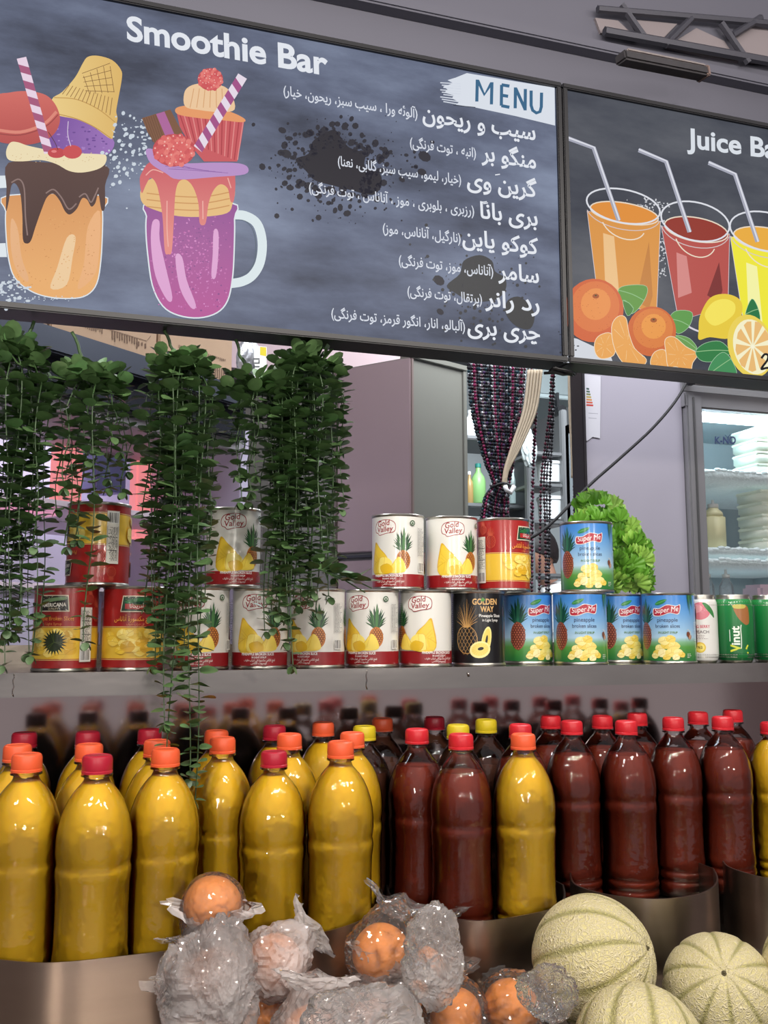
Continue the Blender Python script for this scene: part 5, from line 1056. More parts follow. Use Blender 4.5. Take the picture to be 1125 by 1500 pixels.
# cable
P = [at(x, y, YP - .003 - .19 * k / 8) for k, (x, y) in enumerate([(1000, 560), (982, 592), (950, 630), (905, 672), (868, 705), (838, 735), (812, 762), (788, 782), (764, 795)])]
P = [P[0] + Vector((.02, .0, .03))] + P; cc = catmull([(p.x, p.z) for p in P], 5, False); n = len(cc)
tag(MB().tube([(a, YP - .003 - .19 * k / n, b) for k, (a, b) in enumerate(cc)], .0036, 8).build('black_cable', mat('cable_rubber', (14, 14, 16), .7), smooth=True), 'black cable sagging down across the lilac panel to the doorway', 'cable')
# ------------------------------------------------------------------ kitchen seen through the doorway
def kbox(name, m, parent, x0, x1, y0, y1, Y, dep, b=.004):
    cx, cy = (x0 + x1) / 2, (y0 + y1) / 2; return MB().rbox(at(x0, cy, Y).x, at(x1, cy, Y).x, Y, Y + dep, at(cx, y1, Y).z, at(cx, y0, Y).z, b).build(name, m, parent)
gmet = mat('grey_metal', (120, 122, 124), .45, .4, .1, 8); wp = mat('white_bucket', (226, 230, 232), .4, 0, .03, 6); KY = 3.3
ks = thing('storage_rack', 'grey metal storage rack with white buckets seen through the doorway', 'shelf')
for x0, x1 in ((776, 786), (829, 837)): kbox('rack_post', gmet, ks, x0, x1, 600 if x0 > 800 else 660, 1100, KY, .03)
for y in (662, 708, 762, 840): kbox('rack_shelf', gmet, ks, 780, 834, y, y + 6, KY + .01, .17)
def bucket(px, yb, r_px, h_px, label):
    p = at(px, yb, KY + .085); s = p.y / (F * .9); R = r_px * s * .95; H = h_px * s * .95
    t = thing('bucket', label, 'bucket', (p.x, p.y, p.z), group='white lidded buckets on the kitchen rack')
    weld_smooth(MB().lathe([(R * .88, 0), (R * .9, .004), (R * .97, H * .8), (R, H * .86)], 32).build('bucket_body', wp, t), 40); weld_smooth(MB().lathe([(R * 1.04, H * .84), (R * 1.05, H * .88), (R * 1.03, H * .97), (R * .96, H), (.001, H)], 32).build('lid', wp, t), 40)
bucket(806, 708, 21, 33, 'white lidded bucket on the middle shelf of the kitchen rack'); bucket(808, 762, 22, 36, 'white lidded bucket on the lower shelf of the kitchen rack')
k2 = thing('wall_shelf', 'kitchen shelf carrying bottles behind the bead curtain', 'shelf'); kbox('shelf_board', gmet, k2, 684, 776, 738, 744, 3.5, .3); kbox('shelf_board', gmet, k2, 684, 776, 640, 646, 3.5, .3); kbox('shelf_board', gmet, k2, 684, 776, 800, 806, 3.5, .3)
kbox('side_plate', mat('dark_side', (60, 64, 68), .5), k2, 772, 779, 560, 1000, 3.48, .34)
def kbottle(px, yb, w, h, m, label, capm=None, name='bottle_on_shelf'):
    p = at(px, yb, 3.6); s = 3.6 / (F * .92); R = w * s / 2; H = h * s
    t = thing('bottle', label, 'bottle', tuple(p), group='bottles on the kitchen shelf'); weld_smooth(MB().lathe([(R * .9, 0), (R, .004), (R, H * .55), (R * .85, H * .66), (R * .36, H * .8), (R * .34, H * .92)], 20).build('bottle_body', m, t), 40)
    weld_smooth(MB().lathe([(R * .42, H * .9), (R * .42, H * .99), (R * .36, H)], 16).build('cap', capm or wp, t), 40)
gr_ = mat('green_liquid', (110, 200, 90), .3, 0, emit=0); kbottle(701, 738, 22, 60, mat('green_liquid', (140, 190, 120), .3), 'green bottle on the kitchen shelf beside the cupboard edge', mat('teal_cap', (50, 140, 130), .4))
kbottle(752, 738, 13, 54, mat('pale_glass', (176, 196, 196), .15), 'tall pale glass bottle on the kitchen shelf right of the tied beads'); kbottle(688, 738, 12, 48, mat('amber_liquid', (170, 140, 90), .3), 'amber bottle half hidden by the cupboard edge'); kbottle(750, 800, 16, 34, mat('olive_bottle', (96, 96, 30), .2), 'small dark bottle with yellow cap under the kitchen shelf', cap_m['y'])
kbottle(763, 738, 11, 18, mat('cup_grey', (196, 200, 204), .3), 'small white jar on the kitchen shelf next to the tall glass bottle'); kbottle(689, 640, 16, 40, wp, 'white container on the upper kitchen shelf')
pb_ = thing('plastic_bag', 'clear plastic bag hanging in the kitchen left of the rack', 'bag'); bm = bmesh.new(); bmesh.ops.create_icosphere(bm, subdivisions=4, radius=1); c = at(775, 655, 3.2)
for v in bm.verts: q = v.co.copy(); tpz = 1 - .55 * max(0, q.z); v.co = c + Vector((q.x * .030 * tpz, q.y * .03 * tpz, q.z * .075)) * (1 + .25 * noise.noise(q * 3))
me = bpy.data.meshes.new('bag'); bm.to_mesh(me); bm.free(); me.materials.append(mat('milky_bag', (206, 216, 216), .3)); o = bpy.data.objects.new('bag_body', me); COL.objects.link(o); o.parent = pb_
m = MB(); q = c + Vector((0, 0, .07)); m.tube([q, q + Vector((.004, 0, .05)), Vector((q.x, 3.49, q.z + .09))], .002, 6); m.build('bag_handle', wp, pb_)
hood = thing('extractor_duct', 'pale grey duct box under the kitchen ceiling with a round black port', 'duct'); kbox('duct_box', mat('duct_paint', (128, 138, 140), .5), hood, 770, 850, 470, 578, 4.3, .6); kbox('duct_rim', mat('duct_rim', (150, 162, 164), .5), hood, 768, 852, 578, 584, 4.28, .6)
p = at(818, 602, 4.2); m = MB(); m.lathe([(.024, -.04), (.024, .04)], 24, M=Matrix.Translation(p) @ Matrix.Rotation(PI / 2, 4, 'X')); m.build('round_port', dark, hood); MB().box(p.x - .006, p.x + .006, p.y, p.y + .03, p.z, at(818, 575, 4.2).z).build('port_arm', dark, hood)

# person bending low in the kitchen: only head and shoulder show above the tins
def person():
    d = 4.6; hc = atd(789, 808, d); t = thing('person', 'person with dark hair and white shirt bending forward in the kitchen behind the tins', 'person', (hc.x, hc.y, 0)); Yd = hc.y; H = hc.z
    s = .74; V = lambda x, y, z: Vector((x, y, z))
    J = {}; pts = []; rad = []
    def a(n, co, r): J[n] = len(pts); pts.append(co); rad.append(r)
    hip = V(.24, .05, H - .62); a('pelvis', hip, .13); a('belly', V(.20, .02, H - .45), .12); a('chest', V(.13, 0, H - .29), .135); a('neckb', V(.06, -.01, H - .16), .075)
    a('shR', V(.02, -.15, H - .22), .06); a('shL', V(.18, .16, H - .2), .06); a('elR', V(-.05, -.22, H - .44), .042); a('elL', V(.2, .24, H - .46), .042); a('haR', V(-.14, -.16, H - .62), .030); a('haL', V(.05, .22, H - .66), .030)
    a('knR', V(.22, -.10, H - 1.05), .075); a('knL', V(.3, .14, H - 1.05), .075); a('anR', V(.27, -.10, max(.08, H - 1.45)), .05); a('anL', V(.35, .14, max(.08, H - 1.45)), .05); a('toR', V(.12, -.10, max(.04, H - 1.49)), .04); a('toL', V(.2, .14, max(.04, H - 1.49)), .04)
    E_ = [('pelvis', 'belly'), ('belly', 'chest'), ('chest', 'neckb'), ('chest', 'shR'), ('chest', 'shL'), ('shR', 'elR'), ('shL', 'elL'), ('elR', 'haR'), ('elL', 'haL'), ('pelvis', 'knR'), ('pelvis', 'knL'), ('knR', 'anR'), ('knL', 'anL'), ('anR', 'toR'), ('anL', 'toL')]
    def skin(nm, P, R, E2, m):
        me = bpy.data.meshes.new(nm); me.from_pydata(P, E2, []); o = bpy.data.objects.new(nm, me); COL.objects.link(o); o.parent = t; o.location.z = 0
        sk = o.modifiers.new('s', 'SKIN'); o.modifiers.new('d', 'SUBSURF').levels = 2; o.modifiers['d'].render_levels = 2
        for i, v in enumerate(me.skin_vertices[0].data): v.radius = (R[i], R[i]); v.use_root = i == 0
        bpy.context.view_layer.update(); ev = bpy.data.meshes.new_from_object(o.evaluated_get(bpy.context.evaluated_depsgraph_get())); o.modifiers.clear(); o.data = ev; ev.materials.clear(); ev.materials.append(m); ev.polygons.foreach_set('use_smooth', [True] * len(ev.polygons)); return o
    skin_m = mat('skin', (196, 146, 124), .5, 0, .04, 20, sss=.1)
    skin('body', pts, rad, [(J[a_], J[b_]) for a_, b_ in E_], mat('white_shirt', (232, 232, 232), .8, 0, .03, 20, .2, 30))
    # head in profile, chin down, looking to the left of the photo
    hd = MB(); C0 = V(-.015, -.02, H); bm = bmesh.new(); bmesh.ops.create_icosphere(bm, subdivisions=4, radius=1)
    for v in bm.verts:
        q = v.co; x, y, z = q.x * .092, q.y * .076, q.z * .112
        if q.z < 0: x -= .012 * (-q.z); y *= 1 + q.z * .25
        nose = math.exp(-((q.y / .16) ** 2 + ((q.z + .12) / .2) ** 2)) * .026 if q.x < 0 else 0; brow = math.exp(-(((q.z - .18) / .12) ** 2 + (q.y / .5) ** 2)) * .006 if q.x < -.3 else 0
        eye = math.exp(-(((abs(q.y) - .36) / .13) ** 2 + ((q.z - .02) / .1) ** 2)) * .010 if q.x < 0 else 0; lip = math.exp(-((q.y / .25) ** 2 + ((q.z + .48) / .07) ** 2)) * .006 if q.x < 0 else 0
        v.co = Vector((x - nose - brow + eye - lip, y, z))
    R_ = Matrix.Rotation(-.38, 4, 'Y') @ Matrix.Rotation(.25, 4, 'Z'); 
    for v in bm.verts: v.co = C0 + R_ @ v.co
    me = bpy.data.meshes.new('head'); bm.to_mesh(me); bm.free(); me.materials.append(skin_m); me.polygons.foreach_set('use_smooth', [True] * len(me.polygons)); o = bpy.data.objects.new('head', me); COL.objects.link(o); o.parent = t
    MB().tube([C0 + Vector((.03, .01, -.06)), V(.05, 0, H - .15)], .05, 14).build('neck', skin_m, t, True)
    e = MB()
    for sd in (-1, 1): e.ball(C0 + R_ @ Vector((-.078, sd * .03, .004)), .010, 8, 6)
    e.build('eye', mat('eye_dark', (40, 34, 32), .2), t, True); e = MB()
    for sd in (-1, 1): e.ball(C0 + R_ @ Vector((.012, sd * .074, -.005)), (.016, .008, .026), 8, 6)
    e.build('ear', skin_m, t, True)
    bm = bmesh.new(); bmesh.ops.create_icosphere(bm, subdivisions=4, radius=1)
    for v in bm.verts: q = v.co; v.co = C0 + R_ @ (Vector((q.x * .101 + .012, q.y * .086, max(q.z, -.25 + .55 * max(0, -q.x) - .9 * max(0, q.x) - .25 * abs(q.y)) * .122 + .006)) * (1 + .03 * noise.noise(q * 9)))
    me = bpy.data.meshes.new('hair'); bm.to_mesh(me); bm.free(); me.materials.append(mat('dark_hair', (36, 30, 30), .5, 0, .3, 80)); o = bpy.data.objects.new('hair', me); COL.objects.link(o); o.parent = t
    for nm, root_ in (('hand', 'haR'), ('hand', 'haL')):
        w0 = pts[J[root_]]; P = [w0, w0 + V(-.03, 0, -.05)]; R = [.026, .03]; E2 = [(0, 1)]
        for k in range(4): b = len(P); o_ = V(-.02 + .0, -.024 + .016 * k, -.085); P += [w0 + o_, w0 + o_ + V(-.012, 0, -.026), w0 + o_ + V(-.03, 0, -.042 + .004 * abs(k - 1))]; R += [.009, .008, .007]; E2 += [(1, b), (b, b + 1), (b + 1, b + 2)]
        b = len(P); P += [w0 + V(-.045, -.036, -.045), w0 + V(-.06, -.046, -.07)]; R += [.010, .008]; E2 += [(1, b), (b, b + 1)]; skin(nm, P, R, E2, skin_m)
    return t
person()
struct(MB().box(.8, 3.4, 3.9, 5.19, 0, .405).build('trim_5', gmet))

# ------------------------------------------------------------------ bead curtains
def beads(name, label, strands, step=.0088, r=.0046):
    """strands: (list of (px, py, Y), colour materials list)"""
    t = thing(name, label, 'curtain'); by = {}
    oct_v = [(1, 0, 0), (0, 1, 0), (-1, 0, 0), (0, -1, 0), (0, 0, 1.25), (0, 0, -1.25)]; oct_f = [(0, 1, 4), (1, 2, 4), (2, 3, 4), (3, 0, 4), (1, 0, 5), (2, 1, 5), (3, 2, 5), (0, 3, 5)]
    for k, (path, cols) in enumerate(strands):
        P = [at(*p) for p in path]; Q = []
        for i in range(len(P) - 1):
            a, b, c, d = P[max(i - 1, 0)], P[i], P[i + 1], P[min(i + 2, len(P) - 1)]
            for j in range(8): u = j / 8; Q.append(.5 * (2 * b + (c - a) * u + (2 * a - 5 * b + 4 * c - d) * u * u + (3 * b - a - 3 * c + d) * u ** 3))
        Q.append(P[-1]); acc = 0; n = 0
        by.setdefault('cord', MB()).tube(Q, .0006, 3, False)
        for i in range(len(Q) - 1):
            L = (Q[i + 1] - Q[i]).length; 
            while acc < L:
                p = Q[i].lerp(Q[i + 1], acc / max(L, 1e-6)); m = cols[(n * 7 + k * 3) % len(cols)]; s = r * (1 + .15 * sin(n * 1.7 + k)); by.setdefault(m, MB()).add([p + Vector(v) * s for v in oct_v], oct_f); acc += step; n += 1
            acc -= L
    for m, mb in by.items():
        o = mb.build('cord' if m == 'cord' else 'beads', dark if m == 'cord' else m, t); o['kind'] = 'stuff'
    return t
bk = mat('black_bead', (30, 27, 34), .38); bu = mat('burgundy_bead', (128, 36, 80), .38); sv = mat('silver_bead', (206, 212, 220), .15, .6); te = mat('teal_bead', (20, 56, 66), .38); bg_ = mat('beige_bead', (190, 176, 152), .5); wn = mat('wine_bead', (84, 20, 44), .38); pu = mat('purple_bead', (66, 42, 86), .38)
S = []; rd = random.Random(12); CYD = 2.12
for k in range(34):
    x0 = 686 + 78 * (k + rd.uniform(-.3, .3)) / 33; xk = 722 + 24 * (k / 33) + rd.uniform(-1, 1); xb = 704 + 40 * (k / 33); y0 = 534 + (x0 - 686) * .09; dy = rd.uniform(-.012, .012)
    u = k / 33; cols = [[bk, sv, bk, bk, te], [bk, bk, te], [sv, bk, bk], [bk, bu], [bu, wn, bu, bu], [bu, wn, wn], [bk, te], [te, bk, bk, sv], [bu, bk, bu], [wn, bu, bk], [bk, bk, pu], [bk, te, bk]][k % 12]
    S.append(([(x0, y0, CYD + dy), (x0 + (xk - x0) * .12, 600, CYD + dy), (x0 + (xk - x0) * .62, 672, CYD + dy), (xk, 708, CYD + dy * .5), (xb + (xk - xb) * .35, 728, CYD + dy * .5), (xb, 762, CYD + dy * .8), (xb, 800, CYD + dy)], cols))
for k in range(4): x0 = 764 + 5 * k; S.append(([(x0, 541, CYD), (x0 - 6, 600, CYD), (x0 - 22, 660, CYD), (742, 706, CYD), (738 + k, 728, CYD), (744 + k, 770, CYD)], [wn, bk, sv] if k % 2 else [bk, bu, bk]))
beads('bead_curtain', 'dark and burgundy bead curtain tied in a bunch beside the cupboard', S)
def cords(name, label, sets):
    t = thing(name, label, 'curtain')
    for path in sets:
        P = [at(*p) for p in path]; Q = catmull([(p.x, p.z) for p in P], 6, False); MB().tube([(a, P[0].y, b) for a, b in Q], .0044, 6).build('cord', mat('beige_cord', (186, 172, 148), .8, 0, .15, 300) if 'beige_cord' not in bpy.data.materials else bpy.data.materials['beige_cord'], t, True)
    return t
cords('beaded_curtain', 'beige cords of the curtain gathered to the left, right of the dark beads', [[(775 + 4.5 * k, 542, CYD - .02), (768 + 4.2 * k, 600, CYD - .02), (752 + 3 * k, 650, CYD - .02), (740 + k, 688, CYD - .02), (737 + .8 * k, 712, CYD - .02)] for k in range(5)])
S = []
for k, (a, b, c, d) in enumerate([(810, 808, 797, 800), (812, 810, 801, 802), (811, 811, 806, 804), (808, 805, 793, 790), (790, 786, 781, 779), (793, 784, 780, 776)]):
    S.append(([(a, 546, CYD), (b, 600, CYD), ((b + c) / 2, 650, CYD), (c, 700, CYD), ((c + d) / 2, 770, CYD), (d, 870, CYD), (d, 930, CYD)], [[bk, wn, bk], [bk, bk, sv], [bk], [wn, bk], [bu, bk, wn], [bk, sv, wn]][k]))
beads('bead_strand', 'loose dark bead strands hanging in the middle of the doorway', S, .0092, .0048)
S = []
for k in range(9): x = 845 + 9 * k / 8; S.append(([(x, 549, CYD - .02), (x - 1, 640, CYD - .02), (x - 4 + .4 * k, 700, CYD - .02), (x - 3, 800, CYD - .02), (x - 3, 920, CYD - .02)], [[wn, bk], [bk, pu], [bu, bk, bk], [bk, wn, sv]][k % 4]))
beads('bead_strand', 'dark bead strands at the door edge left of the lilac panel', S, .0088, .0044)
cords('beaded_curtain', 'straight beige cords beside the door edge', [[(834 + 3 * k, 548, CYD - .03), (835 + 2.8 * k, 600, CYD - .03), (838 + 1.6 * k, 660, CYD - .03), (839 + 1.2 * k, 700, CYD - .03)] for k in range(4)])
tie = thing('curtain_tie', 'pale cloth tie holding the dark bead curtain', 'tie'); c = at(736, 712, CYD - .005); MB().tube([c + Vector((.030 * cos(2 * PI * k / 20), .022 * sin(2 * PI * k / 20), .004 * sin(k))) for k in range(21)], .004, 8).build('loop', dark, tie, True)
m = MB(); m.tube([at(753, 712, CYD - .03), at(748, 722, CYD - .03), at(742, 718, CYD - .035), at(740, 712, CYD - .03)], .006, 8); m.build('knot', wp, tie, True)
rail = MB().tube([(at(680, 540, CYD).x, CYD, at(700, 531, CYD).z + .01), (at(862, 540, CYD).x, CYD, at(700, 531, CYD).z + .01)], .006, 8).build('curtain_rail', dark); tag(rail, 'thin dark rail carrying the bead curtains above the doorway', 'rail')

# ------------------------------------------------------------------ lettuce
lt = thing('lettuce', 'bunch of frilly green lettuce behind the lone blue tin', 'lettuce'); lm = [mat('lettuce_leaf', (104, 164, 50), .45, 0, .35, 40, sss=.0), mat('lettuce_leaf_pale', (150, 196, 84), .45, 0, .3, 40)]
rd = random.Random(21); LC = at(880, 868, 1.50); LCz = SZ
for k in range(190):
    px = rd.uniform(846, 946); t_ = (px - 848) / 96; ytop = 728 + 60 * max(0, t_ - .45) ** 1.0 * 2.0; py = rd.uniform(ytop, 862); 
    if px < 900 and py > 790 and rd.random() < .5: continue
    c = at(px, py, 1.5 + rd.uniform(-.035, .05)); out = (c - Vector((at(885, 810, 1.5).x, 1.54, at(885, 850, 1.5).z))).normalized(); out = (out + Vector((rd.uniform(-.35, .35), -.45 + rd.uniform(-.3, .3), rd.uniform(-.1, .5)))).normalized()
    L = rd.uniform(.018, .034); side = out.cross(Vector((rd.uniform(-.3, .3), 1, .2))).normalized(); nrm = side.cross(out); V = []; Fc = []; na, nb = 17, 5; ph = rd.uniform(0, 6)
    for j in range(nb):
        q = j / (nb - 1)
        for i in range(na):
            a = (i / (na - 1) - .5) * 2.3; rr = L * (.15 + .85 * q * (1 + .10 * sin(i * 2.6 + ph))); ruff = (q ** 2) * .0062 * sin(i * 1.9 + ph) + q * q * .003 * sin(i * 3.7 + ph * 2)
            V.append(c + out * (rr * cos(a) - L * .4) + side * rr * sin(a) * .8 + nrm * (ruff + .010 * q * q - .01 * abs(a) * q))
    for j in range(nb - 1):
        for i in range(na - 1): Fc.append((j * na + i, j * na + i + 1, (j + 1) * na + i + 1, (j + 1) * na + i))
    mk('lettuce_leaf', V, Fc, lm[1 if rd.random() < .35 else 0], lt, True)
m = MB(); m.tube([at(885, 862, 1.54), at(886, 800, 1.55), at(884, 760, 1.55)], lambda t: .02 * (1 - .6 * t), 10); m.build('stalk', lm[1], lt, True)
# ------------------------------------------------------------------ fruit in front
cr1 = thing('fruit_stand', 'steel stand in front of the trays carrying the bagged oranges', 'stand'); MB().rbox(-.42, .40, .66, 1.034, .955, 1.0545, .004).build('stand_top', tray_steel, cr1)
cr2 = thing('fruit_stand', 'lower steel stand carrying the melons at the right', 'stand'); MB().rbox(.402, 1.3, .66, 1.034, .955, 1.012, .004).build('stand_top', tray_steel, cr2)
def orange_mat():
    m = mat('orange_peel', (238, 142, 58), .42, 0, .12, 14, .25, 420, sss=.08); return m
om = orange_mat(); stemm = mat('orange_stem_end', (92, 104, 52), .7)
def orange_mesh():
    bm = bmesh.new(); bmesh.ops.create_icosphere(bm, subdivisions=4, radius=1)
    for v in bm.verts:
        q = v.co.copy(); rr = 1 + .02 * noise.noise(q * 1.6); d = math.acos(max(-1, min(1, q.z))); rr -= .05 * math.exp(-(d / .16) ** 2); v.co = Vector((q.x, q.y, q.z * .95)) * rr
    me = bpy.data.meshes.new('orange'); bm.to_mesh(me); bm.free(); me.materials.append(om); me.polygons.foreach_set('use_smooth', [True] * len(me.polygons)); return me
ORM = orange_mesh(); ctr = MB(); 
for k in range(5): a = 2 * PI * k / 5; ctr.ball((.05 * cos(a), .05 * sin(a), .905), (.05, .03, .02), 6, 4)
ctr.ball((0, 0, .91), .03, 6, 4)
CTR = None
clear_f = film('clear_wrap', (.99, .95, .94), .09, .06, .0, 30, 1.4, 1.25); half_f = film('half_clear_wrap', (1, .95, .94), .30, .07, .0, 30, 1.4, 1.3); hazy_f = film('hazy_wrap', (1, .94, .93), .60, .08, .0, 30, 1.4, 1.15)
def ridge(q): return 1 - abs(noise.noise(q)) * 2
def wrap_bag(c, rad, seed, m, label, big=1.0, tail=(0, 0, 1), squash=1.0, tl=.8):
    """thin crumpled bag: facetted folds plus a gathered, flared tail; origin at its middle"""
    off = Vector((seed * 3.1, seed * 1.7, seed * .9)); t = thing('plastic_wrap', label, 'bag', tuple(c), group='clear plastic bags around the oranges')
    bm = bmesh.new(); bmesh.ops.create_icosphere(bm, subdivisions=5, radius=1); tv = Vector(tail).normalized()
    for v in bm.verts:
        q = v.co.normalized(); f = crumple(q, off, big); d = q.dot(tv); f *= 1 + .5 * max(0, d) ** 6 * tl
        v.co = Vector((q.x, q.y, q.z * squash)) * rad * max(f, 1.03)
    me = bpy.data.meshes.new('film_body'); bm.to_mesh(me); bm.free(); me.materials.append(m)
    o = bpy.data.objects.new('film_body', me); COL.objects.link(o); o.parent = t
    a1 = tv.cross(Vector((.3, 1, .2))).normalized(); a2 = tv.cross(a1); V = []; Fc = []; nu, nv = 44, 12
    for j in range(nv):
        q = j / (nv - 1); w_ = rad * (.34 + .62 * tl * q)
        for i in range(nu):
            a = 2 * PI * i / nu; p = Vector((cos(a) * 1.4, sin(a) * 1.4, q * 1.6)) + off; cr = ridge(p * 1.9) * .5 + ridge(p * 4.3) * .3; rr = w_ * (1 + cr * (.2 + q * .8)); h = rad * (1.15 + (.62 + .35 * ridge(Vector((cos(a) * 1.1, sin(a) * 1.1, seed)))) * tl * q)
            V.append(tv * h + a1 * rr * cos(a) + a2 * rr * sin(a) * (.75 - .5 * q))
    for j in range(nv - 1):
        for i in range(nu): Fc.append((j * nu + i, j * nu + (i + 1) % nu, (j + 1) * nu + (i + 1) % nu, (j + 1) * nu + i))
    if tl > .3: mk('gathered_tail', V, Fc, m, t)
    return t
def crumple(q, off, big):
    w = Vector((noise.noise(q * 1.2 + off), noise.noise(q * 1.2 - off), noise.noise(q * 1.2 + off * 2))) * .6; q2 = q + w
    return 1.05 + big * (.10 * ridge(q2 * 1.5 + off) + .075 * ridge(q2 * 3.4 - off) + .035 * ridge(q2 * 7.5 + off)) + .02 * ridge(q2 * 9 - off)
def heap_film(name, label, c, rx, ry, rz, seed, m, peaks, amp=1.0):
    """a big loose crumpled bag lying over the fruit"""
    off = Vector((seed * 2.3, seed * 1.1, -seed * 1.9)); t = thing(name, label, 'bag', tuple(c), group='clear plastic bags around the oranges')
    bm = bmesh.new(); bmesh.ops.create_icosphere(bm, subdivisions=6, radius=1)
    for v in bm.verts:
        q = v.co.normalized(); f = crumple(Vector((q.x * rx, q.y * ry, q.z * rz)) / ((rx + ry + rz) / 3), off, 1.5 * amp)
        for (d, h, k) in peaks: f += h * max(0, q.dot(Vector(d).normalized())) ** k
        v.co = Vector((q.x * rx, q.y * ry, q.z * rz)) * f
    me = bpy.data.meshes.new('film_body'); bm.to_mesh(me); bm.free(); me.materials.append(m); o = bpy.data.objects.new('film_body', me); COL.objects.link(o); o.parent = t; return t
first = None
def put_orange(px, py, rp, r, label, seed):
    global first, CTR
    d = F * r / rp; c = atd(px, py, d)
    if first is None:
        t = thing('orange', label, 'orange', tuple(c), group='oranges in plastic bags'); o = bpy.data.objects.new('peel', ORM); COL.objects.link(o); o.parent = t; ctr.build('stem_end', stemm, t, True); first = t
    else: t = dup(first, tuple(c), label=label)
    rd = random.Random(seed); t.scale = (r, r, r); t.rotation_euler = (rd.uniform(-1.2, 1.2), rd.uniform(-1.2, 1.2), rd.uniform(0, 6)); return t, c
OL = [(312, 1328, 44, .0305, 'wrapped orange sitting on top of the heap against the yellow bottles', 0, 1.06, (-.5, -.2, -.75), .6),
      (558, 1396, 42, .0305, 'bagged orange below the gap between the two left trays, brightest in its bag', 0, 1.16, (.45, .1, 1), .9),
      (640, 1420, 36, .0300, 'bagged orange half hidden behind the pointed bag tail in the middle', 0, 1.2, (-.05, .1, 1), 1.0),
      (706, 1424, 36, .0300, 'bagged orange between the pointed bag tail and the largest melon', 0, 1.12, (.9, .1, .15), .7),
      (749, 1476, 41, .0310, 'bagged orange lowest at the right of the heap, touching the melons', 0, 1.12, (.9, -.1, .3), .8),
      (398, 1418, 42, .0305, 'bagged orange seen through milky film right of the big white bag', 1, 1.14, (.8, .2, .5), .8),
      (306, 1430, 44, .0300, 'orange hidden in the big whitish bag below the topmost orange', 1, 1.45, (.0, -.1, .9), .9),
      (200, 1482, 40, .0310, 'bagged orange at the bottom left of the heap', 0, 1.2, (-.6, .1, .8), .9),
      (380, 1486, 44, .0320, 'bagged orange at the bottom edge below the milky wrapped one', 0, 1.14, (.3, -.2, .8), .7),
      (474, 1452, 38, .0300, 'bagged orange in whitish film right of the middle of the heap', 0, 1.2, (-.2, .2, 1), .8),
      (604, 1462, 36, .0290, 'bagged orange flattened under film in the lower middle of the heap', 0, 1.2, (.1, -.3, .6), .8),
      (545, 1492, 42, .0300, 'orange in crumpled white film at the bottom edge, lower middle', 1, 1.35, (.3, -.2, 1), .9),
      (668, 1490, 40, .0300, 'orange in crumpled film at the bottom edge left of the lowest right one', 0, 1.2, (-.3, -.1, 1), .8),
      (452, 1520, 44, .0300, 'orange cut by the bottom edge of the photo in white film', 1, 1.3, (.1, -.1, 1), .8),
      (112, 1530, 42, .0300, 'leftmost bagged orange, cut by the bottom edge of the photo', 0, 1.3, (.2, 0, 1), .8),
      (294, 1520, 46, .0310, 'orange cut by the bottom edge below the big whitish bag', 1, 1.3, (-.2, 0, 1), .8)]
ors = []
for k, (px, py, rp, r, lb, hz, big, tail, tl) in enumerate(OL):
    t, c = put_orange(px, py, rp, r, lb, k + 40); ors.append((t, r))
for it in range(25):
    for i, (a, ra) in enumerate(ors):
        for b, rb in ors[i + 1:]:
            d = b.location - a.location; g = ra + rb - d.length
            if g > 0: n = d.normalized() * g / 2; a.location -= n; b.location += n
BL = ['topmost orange of the heap', 'orange below the gap between the two left trays', 'orange half hidden behind the pointed bag in the middle', 'orange between the pointed bag and the largest melon', 'lowest right orange next to the melons', 'orange right of the big whitish bag', 'orange inside the big whitish bag', 'orange at the bottom left of the heap', 'orange at the bottom edge below the milky wrapped one', 'orange right of the middle of the heap', 'flattened orange in the lower middle', 'orange at the bottom edge, lower middle', 'orange at the bottom edge left of the lowest right one', 'orange cut by the bottom edge left of the middle', 'leftmost orange cut by the bottom edge', 'orange cut by the bottom edge below the big whitish bag']
for k, (px, py, rp, r, lb, hz, big, tail, tl) in enumerate(OL):
    t = ors[k][0]; wrap_bag(t.location, r * (1.0 if big < 1.1 else .98 + (big - 1) * .5), k + 3, hazy_f if hz else clear_f, ('milky bag around the ' if hz else 'clear bag around the ') + BL[k], 1.0 if big > 1.1 else .25, tail, 1.0, tl)
heap_film('crumpled_bag', 'big whitish crumpled plastic bag left of the middle, peaked under the topmost orange', atd(308, 1458, .885), .037, .034, .046, 5, half_f, [((.35, 0, 1), .35, 8), ((-.9, 0, .5), .25, 8)])
heap_film('crumpled_bag', 'wide crumpled white plastic bag across the lower middle at the bottom edge', atd(530, 1510, .865), .046, .03, .028, 9, half_f, [((-.6, 0, .8), .3, 9), ((.5, 0, .8), .3, 9)])
heap_film('crumpled_bag', 'pointed crumpled clear bag standing up in the middle of the heap', atd(634, 1412, .905), .024, .020, .034, 12, half_f, [((.35, 0, 1), .55, 10), ((-.5, 0, .8), .3, 7)])
heap_film('crumpled_bag', 'loose clear bag end between the lowest right orange and the largest melon', atd(806, 1456, .90), .022, .018, .021, 15, clear_f, [((-.9, 0, .4), .4, 5)])
